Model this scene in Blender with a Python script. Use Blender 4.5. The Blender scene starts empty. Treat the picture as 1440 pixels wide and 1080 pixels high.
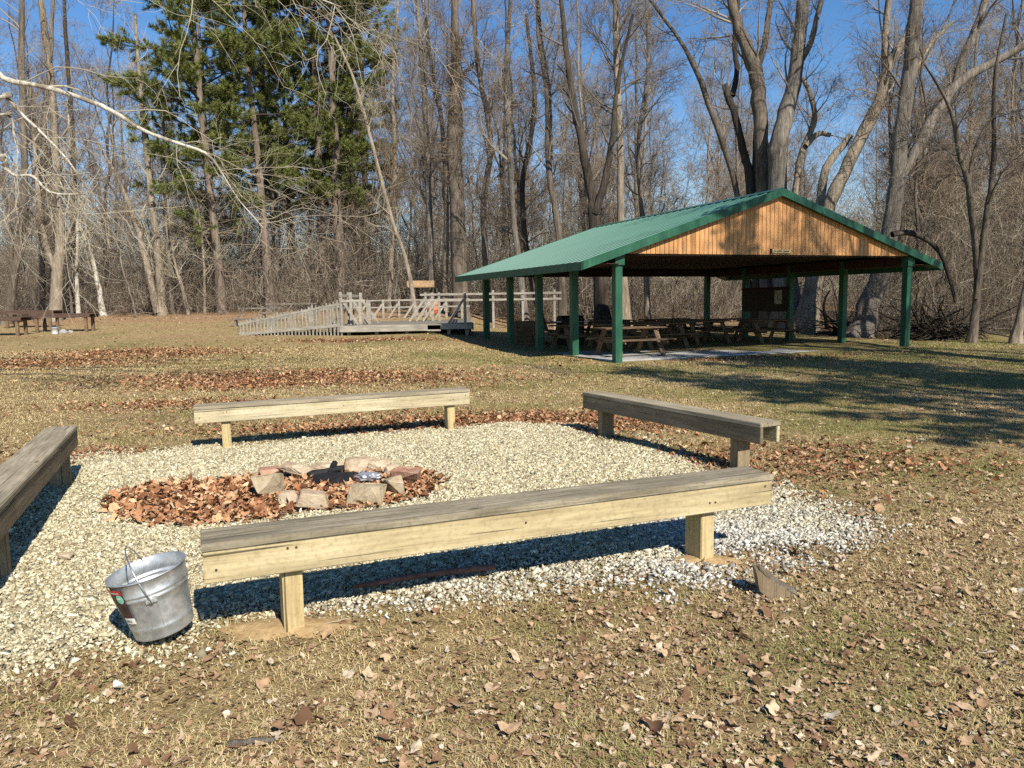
import bpy, bmesh, math, random
import numpy as np
from mathutils import Vector, Matrix, Euler
R_ = math.radians
random.seed(11)
rng = np.random.default_rng(11)
SC = bpy.context.scene
COL = SC.collection

# ------------------------------------------------------------------ camera and terrain
CAMH = 1.60
PITCH, ROLL, FPX = 6.13, -0.9, 1080.0
CR = Euler((R_(90 - PITCH), 0, 0)).to_matrix() @ Matrix.Rotation(R_(ROLL), 3, 'Z')

def sstep(a, b, x):
    t = np.clip((np.asarray(x, float) - a) / (b - a), 0, 1)
    return t * t * (3 - 2 * t)

def vnoise(x, y, seed=0):
    x = np.asarray(x, float); y = np.asarray(y, float)
    xi = np.floor(x); yi = np.floor(y); fx = x - xi; fy = y - yi
    fx = fx * fx * (3 - 2 * fx); fy = fy * fy * (3 - 2 * fy)
    def h(a, b):
        v = np.sin(a * 127.1 + b * 311.7 + seed * 74.7) * 43758.5453
        return v - np.floor(v)
    return (h(xi, yi) * (1 - fx) + h(xi + 1, yi) * fx) * (1 - fy) + (h(xi, yi + 1) * (1 - fx) + h(xi + 1, yi + 1) * fx) * fy

def fbm(x, y, seed=0):
    return (vnoise(x, y, seed) * .5 + vnoise(x * 2.1, y * 2.1, seed + 1) * .3 + vnoise(x * 4.3, y * 4.3, seed + 2) * .2)

def gz(x, y):
    x = np.asarray(x, float); y = np.asarray(y, float)
    zl = np.interp(y, [0, 10, 20, 29, 42, 80, 700], [0, 0, .18, .47, 1.22, 2.0, 9])
    zr = np.interp(y, [0, 14, 20, 35, 80, 700], [0, 0, .1, .2, 1, 7])
    L = sstep(2.0, -4.0, x)
    und = (vnoise(x * .35 + 3, y * .35, 5) - .5) * .05 + (vnoise(x * 1.3, y * 1.3, 9) - .5) * .02
    zr = zr - .9 * sstep(12.5, 15, x) * sstep(27.8, 29.6, y) * sstep(60, 45, y)
    return zl * L + zr * (1 - L) + und * sstep(-2, 6, np.hypot(x, y - 6) + 3)

def ray(px, py):
    return CR @ Vector(((px - 720) / FPX, (540 - py) / FPX, -1))

def at(px, py, D):
    r = ray(px, py)
    return Vector((0, 0, CAMH)) + r * (D / r.y)

def grd(px, py):
    r = ray(px, py); z = 0.0
    for _ in range(12):
        p = Vector((0, 0, CAMH)) + r * ((z - CAMH) / r.z)
        z = float(gz(p.x, p.y))
    return Vector((p.x, p.y, z))

def ong(x, y, dz=0):
    return Vector((x, y, float(gz(x, y)) + dz))

# ------------------------------------------------------------------ object helpers
def tag(o, label=None, cat=None, group=None, kind=None):
    if label: o['label'] = label
    if cat: o['category'] = cat
    if group: o['group'] = group
    if kind: o['kind'] = kind
    return o

def empty(name, loc, rz=0, label=None, cat=None, group=None, rot=None):
    o = bpy.data.objects.new(name, None); COL.objects.link(o)
    o.location = loc
    o.rotation_euler = rot if rot else (0, 0, rz)
    o.empty_display_size = .2
    return tag(o, label, cat, group)

def npmesh(name, V, quads=None, tris=None, mat=None, parent=None, smooth=False):
    V = np.asarray(V, np.float32).reshape(-1, 3)
    me = bpy.data.meshes.new(name)
    me.vertices.add(len(V)); me.vertices.foreach_set('co', V.ravel())
    q = np.zeros((0, 4), np.int32) if quads is None else np.asarray(quads, np.int32).reshape(-1, 4)
    t = np.zeros((0, 3), np.int32) if tris is None else np.asarray(tris, np.int32).reshape(-1, 3)
    loops = np.concatenate([q.ravel(), t.ravel()])
    tot = np.concatenate([np.full(len(q), 4, np.int32), np.full(len(t), 3, np.int32)])
    st = np.concatenate([[0], np.cumsum(tot)[:-1]]).astype(np.int32) if len(tot) else tot
    me.loops.add(len(loops)); me.loops.foreach_set('vertex_index', loops)
    me.polygons.add(len(tot)); me.polygons.foreach_set('loop_start', st)
    if smooth: me.polygons.foreach_set('use_smooth', np.ones(len(tot), bool))
    me.update(calc_edges=True)
    if mat: me.materials.append(mat)
    o = bpy.data.objects.new(name, me); COL.objects.link(o)
    if parent: o.parent = parent
    return o

class B:
    """collects solid shapes for ONE mesh"""
    def __init__(s): s.bm = bmesh.new()
    def box(s, c, size, rot=None):
        m = Matrix.Translation(Vector(c)) @ (rot.to_4x4() if rot is not None else Matrix.Identity(4)) @ Matrix.Diagonal((size[0], size[1], size[2], 1))
        bmesh.ops.create_cube(s.bm, size=1, matrix=m); return s
    def bar(s, a, b, w, h, up=(0, 0, 1)):
        a = Vector(a); b = Vector(b); d = (b - a); L = d.length; x = d.normalized()
        u = Vector(up)
        if abs(x.dot(u)) > .98: u = Vector((0, 1, 0))
        y = u.cross(x).normalized(); z = x.cross(y)
        return s.box((a + b) / 2, (L, w, h), Matrix((x, y, z)).transposed())
    def prism(s, poly, a, b):
        """poly: list of Vectors (3D, one planar outline); extruded by vector a -> b offsets"""
        va = [s.bm.verts.new(Vector(p) + Vector(a)) for p in poly]; vb = [s.bm.verts.new(Vector(p) + Vector(b)) for p in poly]
        n = len(poly)
        s.bm.faces.new(va[::-1]); s.bm.faces.new(vb)
        for i in range(n): s.bm.faces.new((va[i], va[(i + 1) % n], vb[(i + 1) % n], vb[i]))
        return s
    def lathe(s, prof, n=32, close=True):
        rings = [[s.bm.verts.new((r * math.cos(2 * math.pi * k / n), r * math.sin(2 * math.pi * k / n), z)) for k in range(n)] for r, z in prof]
        for a, b in zip(rings, rings[1:]):
            for k in range(n): s.bm.faces.new((a[k], a[(k + 1) % n], b[(k + 1) % n], b[k]))
        return s
    def tube(s, pts, r, k=8, cap=True):
        pts = [Vector(p) for p in pts]; n = len(pts); rs = r if hasattr(r, '__len__') else [r] * n
        rings = []
        ref = None
        for i, p in enumerate(pts):
            t = (pts[min(i + 1, n - 1)] - pts[max(i - 1, 0)]).normalized()
            if ref is None:
                ref = t.orthogonal().normalized()
            ref = (ref - t * ref.dot(t)).normalized(); bn = t.cross(ref)
            rings.append([s.bm.verts.new(p + (ref * math.cos(2 * math.pi * j / k) + bn * math.sin(2 * math.pi * j / k)) * rs[i]) for j in range(k)])
        for a, b in zip(rings, rings[1:]):
            for j in range(k): s.bm.faces.new((a[j], a[(j + 1) % k], b[(j + 1) % k], b[j]))
        if cap: s.bm.faces.new(rings[0][::-1]); s.bm.faces.new(rings[-1])
        return s
    def done(s, name, mat, parent=None, bevel=0, seg=1, smooth=False, loc=None):
        if bevel: bmesh.ops.bevel(s.bm, geom=list(s.bm.edges), offset=bevel, segments=seg, affect='EDGES', clamp_overlap=True)
        bmesh.ops.recalc_face_normals(s.bm, faces=list(s.bm.faces))
        me = bpy.data.meshes.new(name); s.bm.to_mesh(me); s.bm.free()
        if smooth: me.polygons.foreach_set('use_smooth', np.ones(len(me.polygons), bool))
        me.materials.append(mat)
        o = bpy.data.objects.new(name, me); COL.objects.link(o)
        if parent: o.parent = parent
        if loc is not None: o.location = loc
        return o

def copy_tree(o, parent=None):
    c = o.copy(); COL.objects.link(c); c.parent = parent
    for ch in list(o.children): copy_tree(ch, c)
    return c

# ------------------------------------------------------------------ materials
class NT:
    def __init__(s, name, rough=.85, spec=.25, metal=0.0):
        s.m = bpy.data.materials.new(name); s.m.use_nodes = True
        s.t = s.m.node_tree; s.b = s.t.nodes['Principled BSDF']
        s.b.inputs['Roughness'].default_value = rough; s.b.inputs['Metallic'].default_value = metal
        s.b.inputs['Specular IOR Level'].default_value = spec
        s._co = None
    def n(s, typ, **kw):
        nd = s.t.nodes.new(typ)
        for k, v in kw.items():
            if hasattr(nd, k): setattr(nd, k, v)
            else: nd.inputs[k].default_value = v
        return nd
    def l(s, a, b): s.t.links.new(a, b)
    def co(s, scale=(1, 1, 1), rot=(0, 0, 0)):
        if s._co is None: s._co = s.n('ShaderNodeTexCoord')
        mp = s.n('ShaderNodeMapping'); mp.inputs['Scale'].default_value = scale; mp.inputs['Rotation'].default_value = rot
        s.l(s._co.outputs['Object'], mp.inputs['Vector']); return mp.outputs[0]
    def noise(s, scale, stretch=(1, 1, 1), detail=4, rough=.6, dist=0):
        nd = s.n('ShaderNodeTexNoise'); nd.inputs['Scale'].default_value = scale; nd.inputs['Detail'].default_value = detail
        nd.inputs['Roughness'].default_value = rough; nd.inputs['Distortion'].default_value = dist
        s.l(s.co(stretch), nd.inputs['Vector']); return nd.outputs['Fac']
    def voro(s, scale, stretch=(1, 1, 1), feat='F1'):
        nd = s.n('ShaderNodeTexVoronoi'); nd.feature = feat; nd.inputs['Scale'].default_value = scale
        s.l(s.co(stretch), nd.inputs['Vector']); return nd
    def ramp(s, fac, stops):
        nd = s.n('ShaderNodeValToRGB'); cr = nd.color_ramp
        while len(cr.elements) < len(stops): cr.elements.new(.5)
        for e, (p, c) in zip(cr.elements, stops):
            e.position = p; e.color = (*c, 1) if hasattr(c, '__len__') else (c, c, c, 1)
        s.l(fac, nd.inputs[0]); return nd.outputs[0]
    def mix(s, fac, a, b, blend='MIX'):
        nd = s.n('ShaderNodeMix'); nd.data_type = 'RGBA'; nd.blend_type = blend
        for sock, v in ((nd.inputs[0], fac), (nd.inputs[6], a), (nd.inputs[7], b)):
            if isinstance(v, (int, float)): sock.default_value = v
            elif isinstance(v, tuple): sock.default_value = (*v, 1)
            else: s.l(v, sock)
        return nd.outputs[2]
    def math(s, op, a, b=0.0, clamp=False):
        nd = s.n('ShaderNodeMath'); nd.operation = op; nd.use_clamp = clamp
        for sock, v in ((nd.inputs[0], a), (nd.inputs[1], b)):
            if isinstance(v, (int, float)): sock.default_value = v
            else: s.l(v, sock)
        return nd.outputs[0]
    def island(s):
        return s.n('ShaderNodeNewGeometry').outputs['Random Per Island']
    def color(s, c):
        if isinstance(c, tuple): s.b.inputs['Base Color'].default_value = (*c, 1)
        else: s.l(c, s.b.inputs['Base Color'])
        return s
    def bump(s, h, strength=.5, dist=.01):
        nd = s.n('ShaderNodeBump'); nd.inputs['Strength'].default_value = strength; nd.inputs['Distance'].default_value = dist
        s.l(h, nd.inputs['Height']); s.l(nd.outputs[0], s.b.inputs['Normal']); return s

def wood(name, c0, c1, c2, axis='X', scale=1.0, knots=True, bump=.5, rough=.85, fine=55):
    t = NT(name, rough, .2)
    st = {'X': (1.1, fine * .4, fine * .4), 'Y': (fine * .4, 1.1, fine * .4), 'Z': (fine * .4, fine * .4, 1.1)}[axis]
    g = t.noise(2.0 * scale, st, 6, .65, .25)
    big = t.noise(1.6 * scale, tuple(1 + .15 * v for v in st), 3)
    f = t.math('ADD', t.math('MULTIPLY', g, .6), t.math('MULTIPLY', big, .4))
    c = t.ramp(f, [(.32, c0), (.5, c1), (.66, c2)])
    spk = t.noise(38, (1, 1, 1), 3)
    c = t.mix(t.ramp(spk, [(.33, .28), (.5, 0.0)]), c, tuple(v * .6 for v in c0))
    if knots:
        ks = {'X': (.35, 1, 1), 'Y': (1, .35, 1), 'Z': (1, 1, .35)}[axis]
        v = t.voro(5.2, ks)
        c = t.mix(t.ramp(v.outputs['Distance'], [(.04, .85), (.1, 0.0)]), c, tuple(v_ * .35 for v_ in c0))
    isl = t.math('ADD', t.math('MULTIPLY', t.island(), .3), .85)
    hs = t.n('ShaderNodeHueSaturation'); t.l(c, hs.inputs['Color']); t.l(isl, hs.inputs['Value'])
    cs = {'X': (.7, 60, 60), 'Y': (60, .7, 60), 'Z': (60, 60, .7)}[axis]
    ck = t.noise(1.3, cs, 2, .4)
    wx = t.noise(1.1, {'X': (.6, 5, 5), 'Y': (5, .6, 5), 'Z': (5, 5, .6)}[axis], 4, .6)
    c2 = t.mix(t.ramp(wx, [(.5, 0.0), (.72, .55)]), hs.outputs[0], tuple(v * .62 + .02 for v in c1))
    c2 = t.mix(t.ramp(ck, [(.655, 0.0), (.70, .85)]), c2, tuple(v * .22 for v in c0))
    t.color(c2); t.bump(g, bump, .006)
    return t.m

def bark(name, c0, c1, c2, sc=1.0, blotch=None):
    t = NT(name, .95, .1)
    n1 = t.noise(11 * sc, (1, 1, .13), 6, .75, .6)
    n2 = t.noise(1.6 * sc, (1, 1, .45), 5, .65)
    f = t.math('ADD', t.math('MULTIPLY', n1, .65), t.math('MULTIPLY', n2, .35))
    c = t.ramp(f, [(.34, c0), (.5, c1), (.64, c2)])
    if blotch:
        c = t.mix(t.ramp(t.noise(2.2, (1, 1, .6), 4, .6), [(.5, 0.0), (.56, 1.0)]), c, blotch)
    t.color(c); t.bump(n1, 1.0, .07)
    return t.m

MT = {}
MT['top_grey'] = wood('weathered_grey_board', (.085, .07, .045), (.215, .18, .12), (.36, .31, .215), 'X', knots=True, bump=.8)
MT['top_grey_light'] = wood('bleached_board', (.125, .10, .066), (.27, .222, .148), (.41, .35, .245), 'X', bump=.7)
MT['front_yellow'] = wood('yellow_treated_board', (.22, .165, .085), (.40, .32, .175), (.52, .435, .26), 'X', scale=.8, bump=.35)
MT['front_pale'] = wood('pale_board', (.26, .21, .12), (.43, .36, .22), (.54, .47, .32), 'X', bump=.5)
MT['side_brown'] = wood('brown_board', (.10, .075, .045), (.19, .145, .09), (.27, .21, .14), 'X', bump=.5)
MT['post_wood'] = wood('post_timber', (.27, .195, .09), (.45, .345, .17), (.56, .445, .25), 'Z', bump=.4)
MT['post_brown'] = wood('brown_post_timber', (.13, .095, .055), (.23, .17, .10), (.32, .25, .15), 'Z', bump=.4)
MT['deck_wood'] = wood('bleached_rail_timber', (.17, .15, .118), (.31, .275, .22), (.43, .39, .32), 'X', knots=False, fine=30)
MT['deck_floor'] = wood('deck_boards', (.10, .09, .07), (.20, .175, .135), (.29, .26, .20), 'X', knots=False)
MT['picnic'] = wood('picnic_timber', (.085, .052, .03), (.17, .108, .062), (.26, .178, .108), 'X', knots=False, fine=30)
MT['table_dark'] = wood('dark_stained_timber', (.05, .03, .022), (.10, .062, .045), (.17, .11, .08), 'X', knots=False, fine=30)
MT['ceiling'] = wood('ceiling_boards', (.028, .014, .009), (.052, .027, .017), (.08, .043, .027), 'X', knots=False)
MT['green_paint'] = NT('green_painted_timber', .45, .4).m
t = NT('green_painted_timber', .5, .35)
t.color(t.ramp(t.noise(6, (1, 1, .3), 5), [(.3, (.010, .058, .031)), (.55, (.018, .092, .05)), (.75, (.035, .13, .078))])); t.bump(t.noise(30, (1, 1, .1), 3), .25, .004)
MT['green_paint'] = t.m
t = NT('green_roof_metal', .3, .6)
t.color(t.ramp(t.noise(.5, (1, 1, 1), 3, .6), [(.3, (.020, .105, .066)), (.7, (.030, .128, .084))]))
MT['roof'] = t.m
t = NT('gable_siding', .6, .3)
g = t.noise(3, (12, 12, .6), 5, .65, .2)
c = t.ramp(g, [(.3, (.38, .17, .06)), (.5, (.55, .27, .10)), (.7, (.66, .36, .15))])
hs = t.n('ShaderNodeHueSaturation'); t.l(c, hs.inputs['Color']); t.l(t.math('ADD', t.math('MULTIPLY', t.island(), .3), .84), hs.inputs['Value'])
t.color(hs.outputs[0]); t.bump(g, .3, .004); MT['gable'] = t.m
t = NT('concrete', .9, .2)
c = t.ramp(t.noise(1.4, detail=6), [(.3, (.28, .265, .24)), (.6, (.42, .40, .36))])
c = t.mix(t.ramp(t.noise(5, detail=6, rough=.8), [(.55, 0.0), (.7, .6)]), c, (.16, .11, .07))
t.color(c); t.bump(t.noise(60), .2, .003); MT['concrete'] = t.m
t = NT('galvanised_steel', .45, .5, .75)
v = t.voro(38); n = t.noise(7, (1, 1, 1), 5, .7)
c = t.mix(.35, t.ramp(n, [(.3, (.33, .345, .345)), (.65, (.60, .615, .61))]), t.ramp(v.outputs['Color'], [(.2, (.38, .39, .39)), (.8, (.66, .68, .68))]))
t.color(c); rr = t.ramp(n, [(.3, .36), (.7, .56)]); t.l(rr, t.b.inputs['Roughness']); t.bump(t.noise(14, detail=3), .12, .004); MT['galv'] = t.m
def flat(name, c, rough=.6, metal=0, spec=.3, var=.25, sc=20):
    t = NT(name, rough, spec, metal)
    t.color(t.ramp(t.noise(sc, detail=4), [(.3, tuple(v * (1 - var) for v in c)), (.7, tuple(min(1, v * (1 + var)) for v in c))]))
    return t.m
MT['wire'] = flat('steel_wire', (.42, .42, .42), .35, .9)
MT['sticker_dark'] = flat('sticker_dark', (.05, .025, .022), .5, var=.5)
MT['sticker_red'] = flat('sticker_red', (.45, .035, .03), .45)
MT['sticker_green'] = flat('sticker_green', (.22, .50, .33), .5)
MT['sticker_white'] = flat('sticker_white', (.72, .70, .64), .6)
MT['ink'] = flat('dark_ink', (.05, .045, .03), .7)
MT['black'] = flat('black_paint', (.012, .012, .013), .6)
MT['char'] = flat('charcoal', (.012, .011, .011), .75, var=.6)
MT['foil'] = flat('crumpled_foil', (.42, .42, .43), .4, .6)
MT['white_plastic'] = flat('white_plastic', (.72, .74, .76), .5)
MT['lid_blue'] = flat('blue_grey_lid', (.12, .17, .24), .5)
MT['orange_plastic'] = flat('orange_plastic', (.56, .16, .07), .6)
MT['tan_roof'] = flat('tan_shingles', (.30, .19, .10), .9, var=.35, sc=9)
MT['paper'] = flat('paper', (.5, .48, .42), .8)
MT['board_dark'] = flat('dark_board', (.05, .035, .025), .8)
MT['sign'] = flat('sign_board', (.52, .36, .17), .7)
MT['bark_brown'] = bark('brown_bark', (.042, .033, .025), (.135, .107, .08), (.265, .215, .165))
MT['bark_grey'] = bark('grey_bark', (.055, .046, .037), (.18, .152, .122), (.325, .28, .228))
MT['bark_tan'] = bark('tan_bark', (.09, .07, .05), (.27, .215, .155), (.44, .37, .28))
MT['bark_dark'] = bark('dark_bark', (.02, .016, .012), (.06, .047, .036), (.125, .10, .076))
MT['bark_white'] = bark('sycamore_bark', (.38, .33, .26), (.55, .50, .41), (.70, .66, .57), .6, blotch=(.27, .22, .155))
MT['bark_pine'] = bark('pine_bark', (.075, .055, .042), (.19, .148, .112), (.31, .25, .195))
MT['twig_grey'] = flat('grey_twigs', (.27, .222, .168), .9, spec=.1, sc=.6)
MT['twig_brown'] = flat('brown_twigs', (.225, .168, .115), .9, spec=.1, sc=.6)
MT['twig_pale'] = flat('pale_twigs', (.40, .345, .25), .9, spec=.1, sc=.6)
MT['twig_dark'] = flat('dark_twigs', (.14, .115, .09), .9, spec=.1, sc=.6)
t = NT('pine_needles', .6, .25)
c = t.ramp(t.island(), [(0, (.06, .085, .02)), (.5, (.15, .175, .04)), (1, (.28, .285, .085))])
c = t.mix(t.ramp(t.noise(.5, detail=3), [(.42, 0.0), (.62, .6)]), c, (.13, .14, .035))
t.color(c); t.b.inputs['Transmission Weight'].default_value = 0; MT['needles'] = t.m
t = NT('undergrowth_twigs', .95, .1)
c = t.ramp(t.island(), [(0, (.07, .052, .037)), (.5, (.20, .155, .11)), (.82, (.33, .265, .195)), (1, (.52, .44, .33))])
t.color(c); MT['thicket'] = t.m
t = NT('sandstone', .95, .15)
c = t.ramp(t.noise(5, detail=6, rough=.7), [(.3, (.25, .17, .10)), (.5, (.43, .33, .22)), (.7, (.56, .46, .33))])
t.color(c); t.bump(t.noise(18, detail=6), .7, .02); MT['rock'] = t.m
t = NT('reddish_sandstone', .95, .15)
c = t.ramp(t.noise(5, detail=6, rough=.7), [(.3, (.20, .10, .065)), (.5, (.36, .20, .13)), (.7, (.47, .31, .22))])
t.color(c); t.bump(t.noise(18, detail=6), .7, .02); MT['rock_red'] = t.m
t = NT('grey_sandstone', .95, .15)
c = t.ramp(t.noise(5, detail=6, rough=.7), [(.3, (.20, .15, .085)), (.5, (.37, .295, .185)), (.7, (.50, .42, .285))])
t.color(c); t.bump(t.noise(18, detail=6), .7, .02); MT['rock_grey'] = t.m

# leaves
def leafmat(name, stops):
    t = NT(name, .9, .04)
    c = t.ramp(t.island(), stops)
    c = t.mix(t.ramp(t.noise(45, detail=3), [(.45, 0.0), (.7, .5)]), c, (.10, .05, .028))
    t.color(c); return t.m
MT['leaf_red'] = leafmat('rust_leaves', [(0, (.09, .04, .022)), (.3, (.23, .10, .048)), (.6, (.36, .175, .085)), (.82, (.46, .26, .14)), (1, (.58, .42, .24))])
MT['leaf_tan'] = leafmat('tan_leaves', [(0, (.10, .055, .032)), (.3, (.25, .145, .08)), (.6, (.40, .265, .155)), (.9, (.50, .375, .24)), (1, (.62, .53, .39))])
MT['leaf_pit'] = leafmat('orange_leaves', [(0, (.12, .05, .026)), (.25, (.29, .13, .06)), (.55, (.44, .22, .11)), (.82, (.55, .33, .18)), (1, (.66, .48, .27))])
# grass
t = NT('dry_grass', .8, .2)
isl = t.island()
straw = t.ramp(isl, [(0, (.20, .135, .058)), (.35, (.44, .31, .135)), (.7, (.58, .445, .215)), (1, (.70, .585, .345))])
green = t.ramp(isl, [(0, (.08, .10, .02)), (.6, (.19, .20, .05)), (1, (.32, .30, .09))])
gm = t.math('ADD', t.noise(.33, detail=3), t.math('MULTIPLY', t.noise(2.2, detail=3), .45))
sx = t.n('ShaderNodeSeparateXYZ'); t.l(t.co(), sx.inputs[0])
gm = t.math('ADD', gm, t.math('MULTIPLY', sx.outputs[0], .014))
gm = t.math('ADD', gm, t.math('MULTIPLY', isl, .14))
t.color(t.mix(t.ramp(gm, [(.76, 0.0), (.95, .85)]), straw, green)); MT['grass'] = t.m
# ground
t = NT('lawn_ground', .95, .1)
fine = t.noise(60, detail=4, rough=.7); mid = t.noise(7, detail=5, rough=.7); big = t.noise(.33, detail=3); md = t.noise(2.2, detail=3)
base = t.ramp(t.math('ADD', t.math('MULTIPLY', fine, .55), t.math('MULTIPLY', mid, .45)), [(.34, (.085, .055, .028)), (.5, (.30, .21, .095)), (.64, (.54, .41, .205))])
sx = t.n('ShaderNodeSeparateXYZ'); t.l(t.co(), sx.inputs[0])
# greener lawn in the middle distance
far = t.ramp(t.math('DIVIDE', sx.outputs[1], 60.0), [(.16, 0.0), (.30, .13), (.5, .12), (.62, -.0)])
gmk = t.math('ADD', t.math('ADD', big, t.math('MULTIPLY', md, .45)), far)
gmk = t.math('ADD', gmk, t.math('MULTIPLY', sx.outputs[0], .006))
grn = t.ramp(fine, [(.3, (.09, .088, .025)), (.7, (.28, .245, .085))])
c = t.mix(t.ramp(gmk, [(.72, 0.0), (.95, .75)]), base, grn)
# litter flecks
vo = t.voro(16); fl = t.ramp(vo.outputs['Color'], [(0, (.10, .05, .028)), (.5, (.32, .18, .095)), (1, (.48, .34, .2))])
lm = t.math('ADD', t.noise(.22, detail=4), t.math('MULTIPLY', t.noise(6, detail=2), .35))
wood_m = t.ramp(t.math('DIVIDE', sx.outputs[1], 60.0), [(.58, 0.0), (.68, .5)])
c = t.mix(t.ramp(t.math('ADD', lm, wood_m), [(.72, 0.0), (.86, .8)]), c, fl)
t.color(c); t.bump(t.math('ADD', fine, mid), .8, .03); MT['ground'] = t.m
t = NT('gravel_bed', .95, .15)
vo = t.voro(48)
c = t.ramp(vo.outputs['Color'], [(0, (.19, .165, .115)), (.35, (.43, .39, .30)), (1, (.66, .62, .51))])
t.color(c); t.bump(vo.outputs['Distance'], .9, .02); MT['gravel_bed'] = t.m
t = NT('limestone_pebbles', .9, .2)
isl = t.island()
grey = t.ramp(isl, [(0, (.17, .152, .122)), (.4, (.40, .37, .305)), (.8, (.57, .535, .455)), (1, (.70, .67, .59))])
yel = t.ramp(isl, [(0, (.19, .15, .08)), (.4, (.41, .345, .20)), (.8, (.57, .50, .315)), (1, (.68, .62, .44))])
sx = t.n('ShaderNodeSeparateXYZ'); t.l(t.co(), sx.inputs[0])
ym = t.math('ADD', t.math('MULTIPLY', t.noise(.6, detail=3), .8), t.math('SUBTRACT', t.math('MULTIPLY', sx.outputs[1], .12), t.math('MULTIPLY', sx.outputs[0], .11)))
t.color(t.mix(t.ramp(ym, [(.80, 0.0), (1.35, .9)]), grey, yel)); MT['pebbles'] = t.m
t = NT('sandy_soil', .95, .1)
t.color(t.ramp(t.noise(25, detail=5), [(.3, (.27, .17, .075)), (.7, (.46, .32, .16))])); t.bump(t.noise(60), .6, .01); MT['soil'] = t.m

# ------------------------------------------------------------------ ground sheet
def ground():
    def axis(lo, hi, step, far, n):
        a = np.arange(lo, hi + step, step)
        g = np.geomspace(1, far, n)
        return np.concatenate([lo - (g[::-1]), a, hi + g])
    xs = axis(-14, 14, .25, 700, 26); ys = axis(-2, 22, .25, 700, 34)
    X, Y = np.meshgrid(xs, ys); Z = gz(X, Y)
    V = np.stack([X, Y, Z], -1).reshape(-1, 3)
    nx, ny = len(xs), len(ys)
    i = np.arange((ny - 1) * (nx - 1)); r = i // (nx - 1); c = i % (nx - 1); a = r * nx + c
    o = npmesh('ground', V, quads=np.stack([a, a + 1, a + nx + 1, a + nx], 1), mat=MT['ground'], smooth=True)
    tag(o, 'dry tan and olive lawn scattered with fallen leaves', 'lawn', kind='structure')
ground()

# ------------------------------------------------------------------ gravel
GP = [(-60, 945), (60, 938), (180, 918), (262, 905), (330, 868), (420, 842), (560, 838), (700, 822), (840, 806), (960, 800), (1010, 790), (1060, 772), (1120, 766), (1190, 754),
      (1180, 728), (1135, 708), (1070, 690), (1010, 664), (940, 640), (860, 618), (800, 600), (720, 594), (650, 600), (560, 608), (440, 618), (330, 628), (220, 634), (130, 642), (95, 672), (60, 720), (-60, 800)]
GPW = np.array([[p.x, p.y] for p in (grd(*q) for q in GP)])
def sdist(x, y):
    """signed distance to the gravel outline, positive inside"""
    x = np.asarray(x, float).ravel(); y = np.asarray(y, float).ravel()
    d = np.full(len(x), 1e9); ins = np.zeros(len(x), bool)
    n = len(GPW)
    for i in range(n):
        ax, ay = GPW[i]; bx, by = GPW[(i + 1) % n]
        ex, ey = bx - ax, by - ay
        t = np.clip(((x - ax) * ex + (y - ay) * ey) / (ex * ex + ey * ey + 1e-9), 0, 1)
        d = np.minimum(d, np.hypot(x - ax - t * ex, y - ay - t * ey))
        c = ((ay > y) != (by > y)) & (x < ex * (y - ay) / (ey + 1e-12) + ax)
        ins ^= c
    return np.where(ins, d, -d)

# fire pit centre
PIT = grd(478, 690)
def pit_mask(x, y):
    """leaf carpet around the pit: two overlapping ellipses"""
    c2 = grd(330, 705); c1 = grd(490, 690)
    a = ((x - c1.x) / .82) ** 2 + ((y - c1.y) / .72) ** 2
    b = ((x - c2.x) / .95) ** 2 + ((y - c2.y) / .8) ** 2
    c3 = grd(250, 700); c = ((x - c3.x) / .55) ** 2 + ((y - c3.y) / .5) ** 2
    return np.minimum(np.minimum(a, b), c)

CUBE_V = np.array([[a, b, c] for a in (-1, 1) for b in (-1, 1) for c in (-1, 1)], float) * .62
CUBE_F = np.array([[0, 1, 3, 2], [4, 6, 7, 5], [0, 4, 5, 1], [2, 3, 7, 6], [0, 2, 6, 4], [1, 5, 7, 3]])

def rotmats(n, flat_=1.0):
    """random rotations, flat_ scales the tilt"""
    a = rng.uniform(0, 2 * np.pi, n); b = rng.normal(0, 1, n) * flat_; c = rng.normal(0, 1, n) * flat_
    ca, sa, cb, sb, cc, sc_ = np.cos(a), np.sin(a), np.cos(b), np.sin(b), np.cos(c), np.sin(c)
    Z = np.zeros(n); O = np.ones(n)
    Rz = np.stack([ca, -sa, Z, sa, ca, Z, Z, Z, O], 1).reshape(n, 3, 3)
    Rx = np.stack([O, Z, Z, Z, cb, -sb, Z, sb, cb], 1).reshape(n, 3, 3)
    Ry = np.stack([cc, Z, sc_, Z, O, Z, -sc_, Z, cc], 1).reshape(n, 3, 3)
    return Rz @ Rx @ Ry

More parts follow.
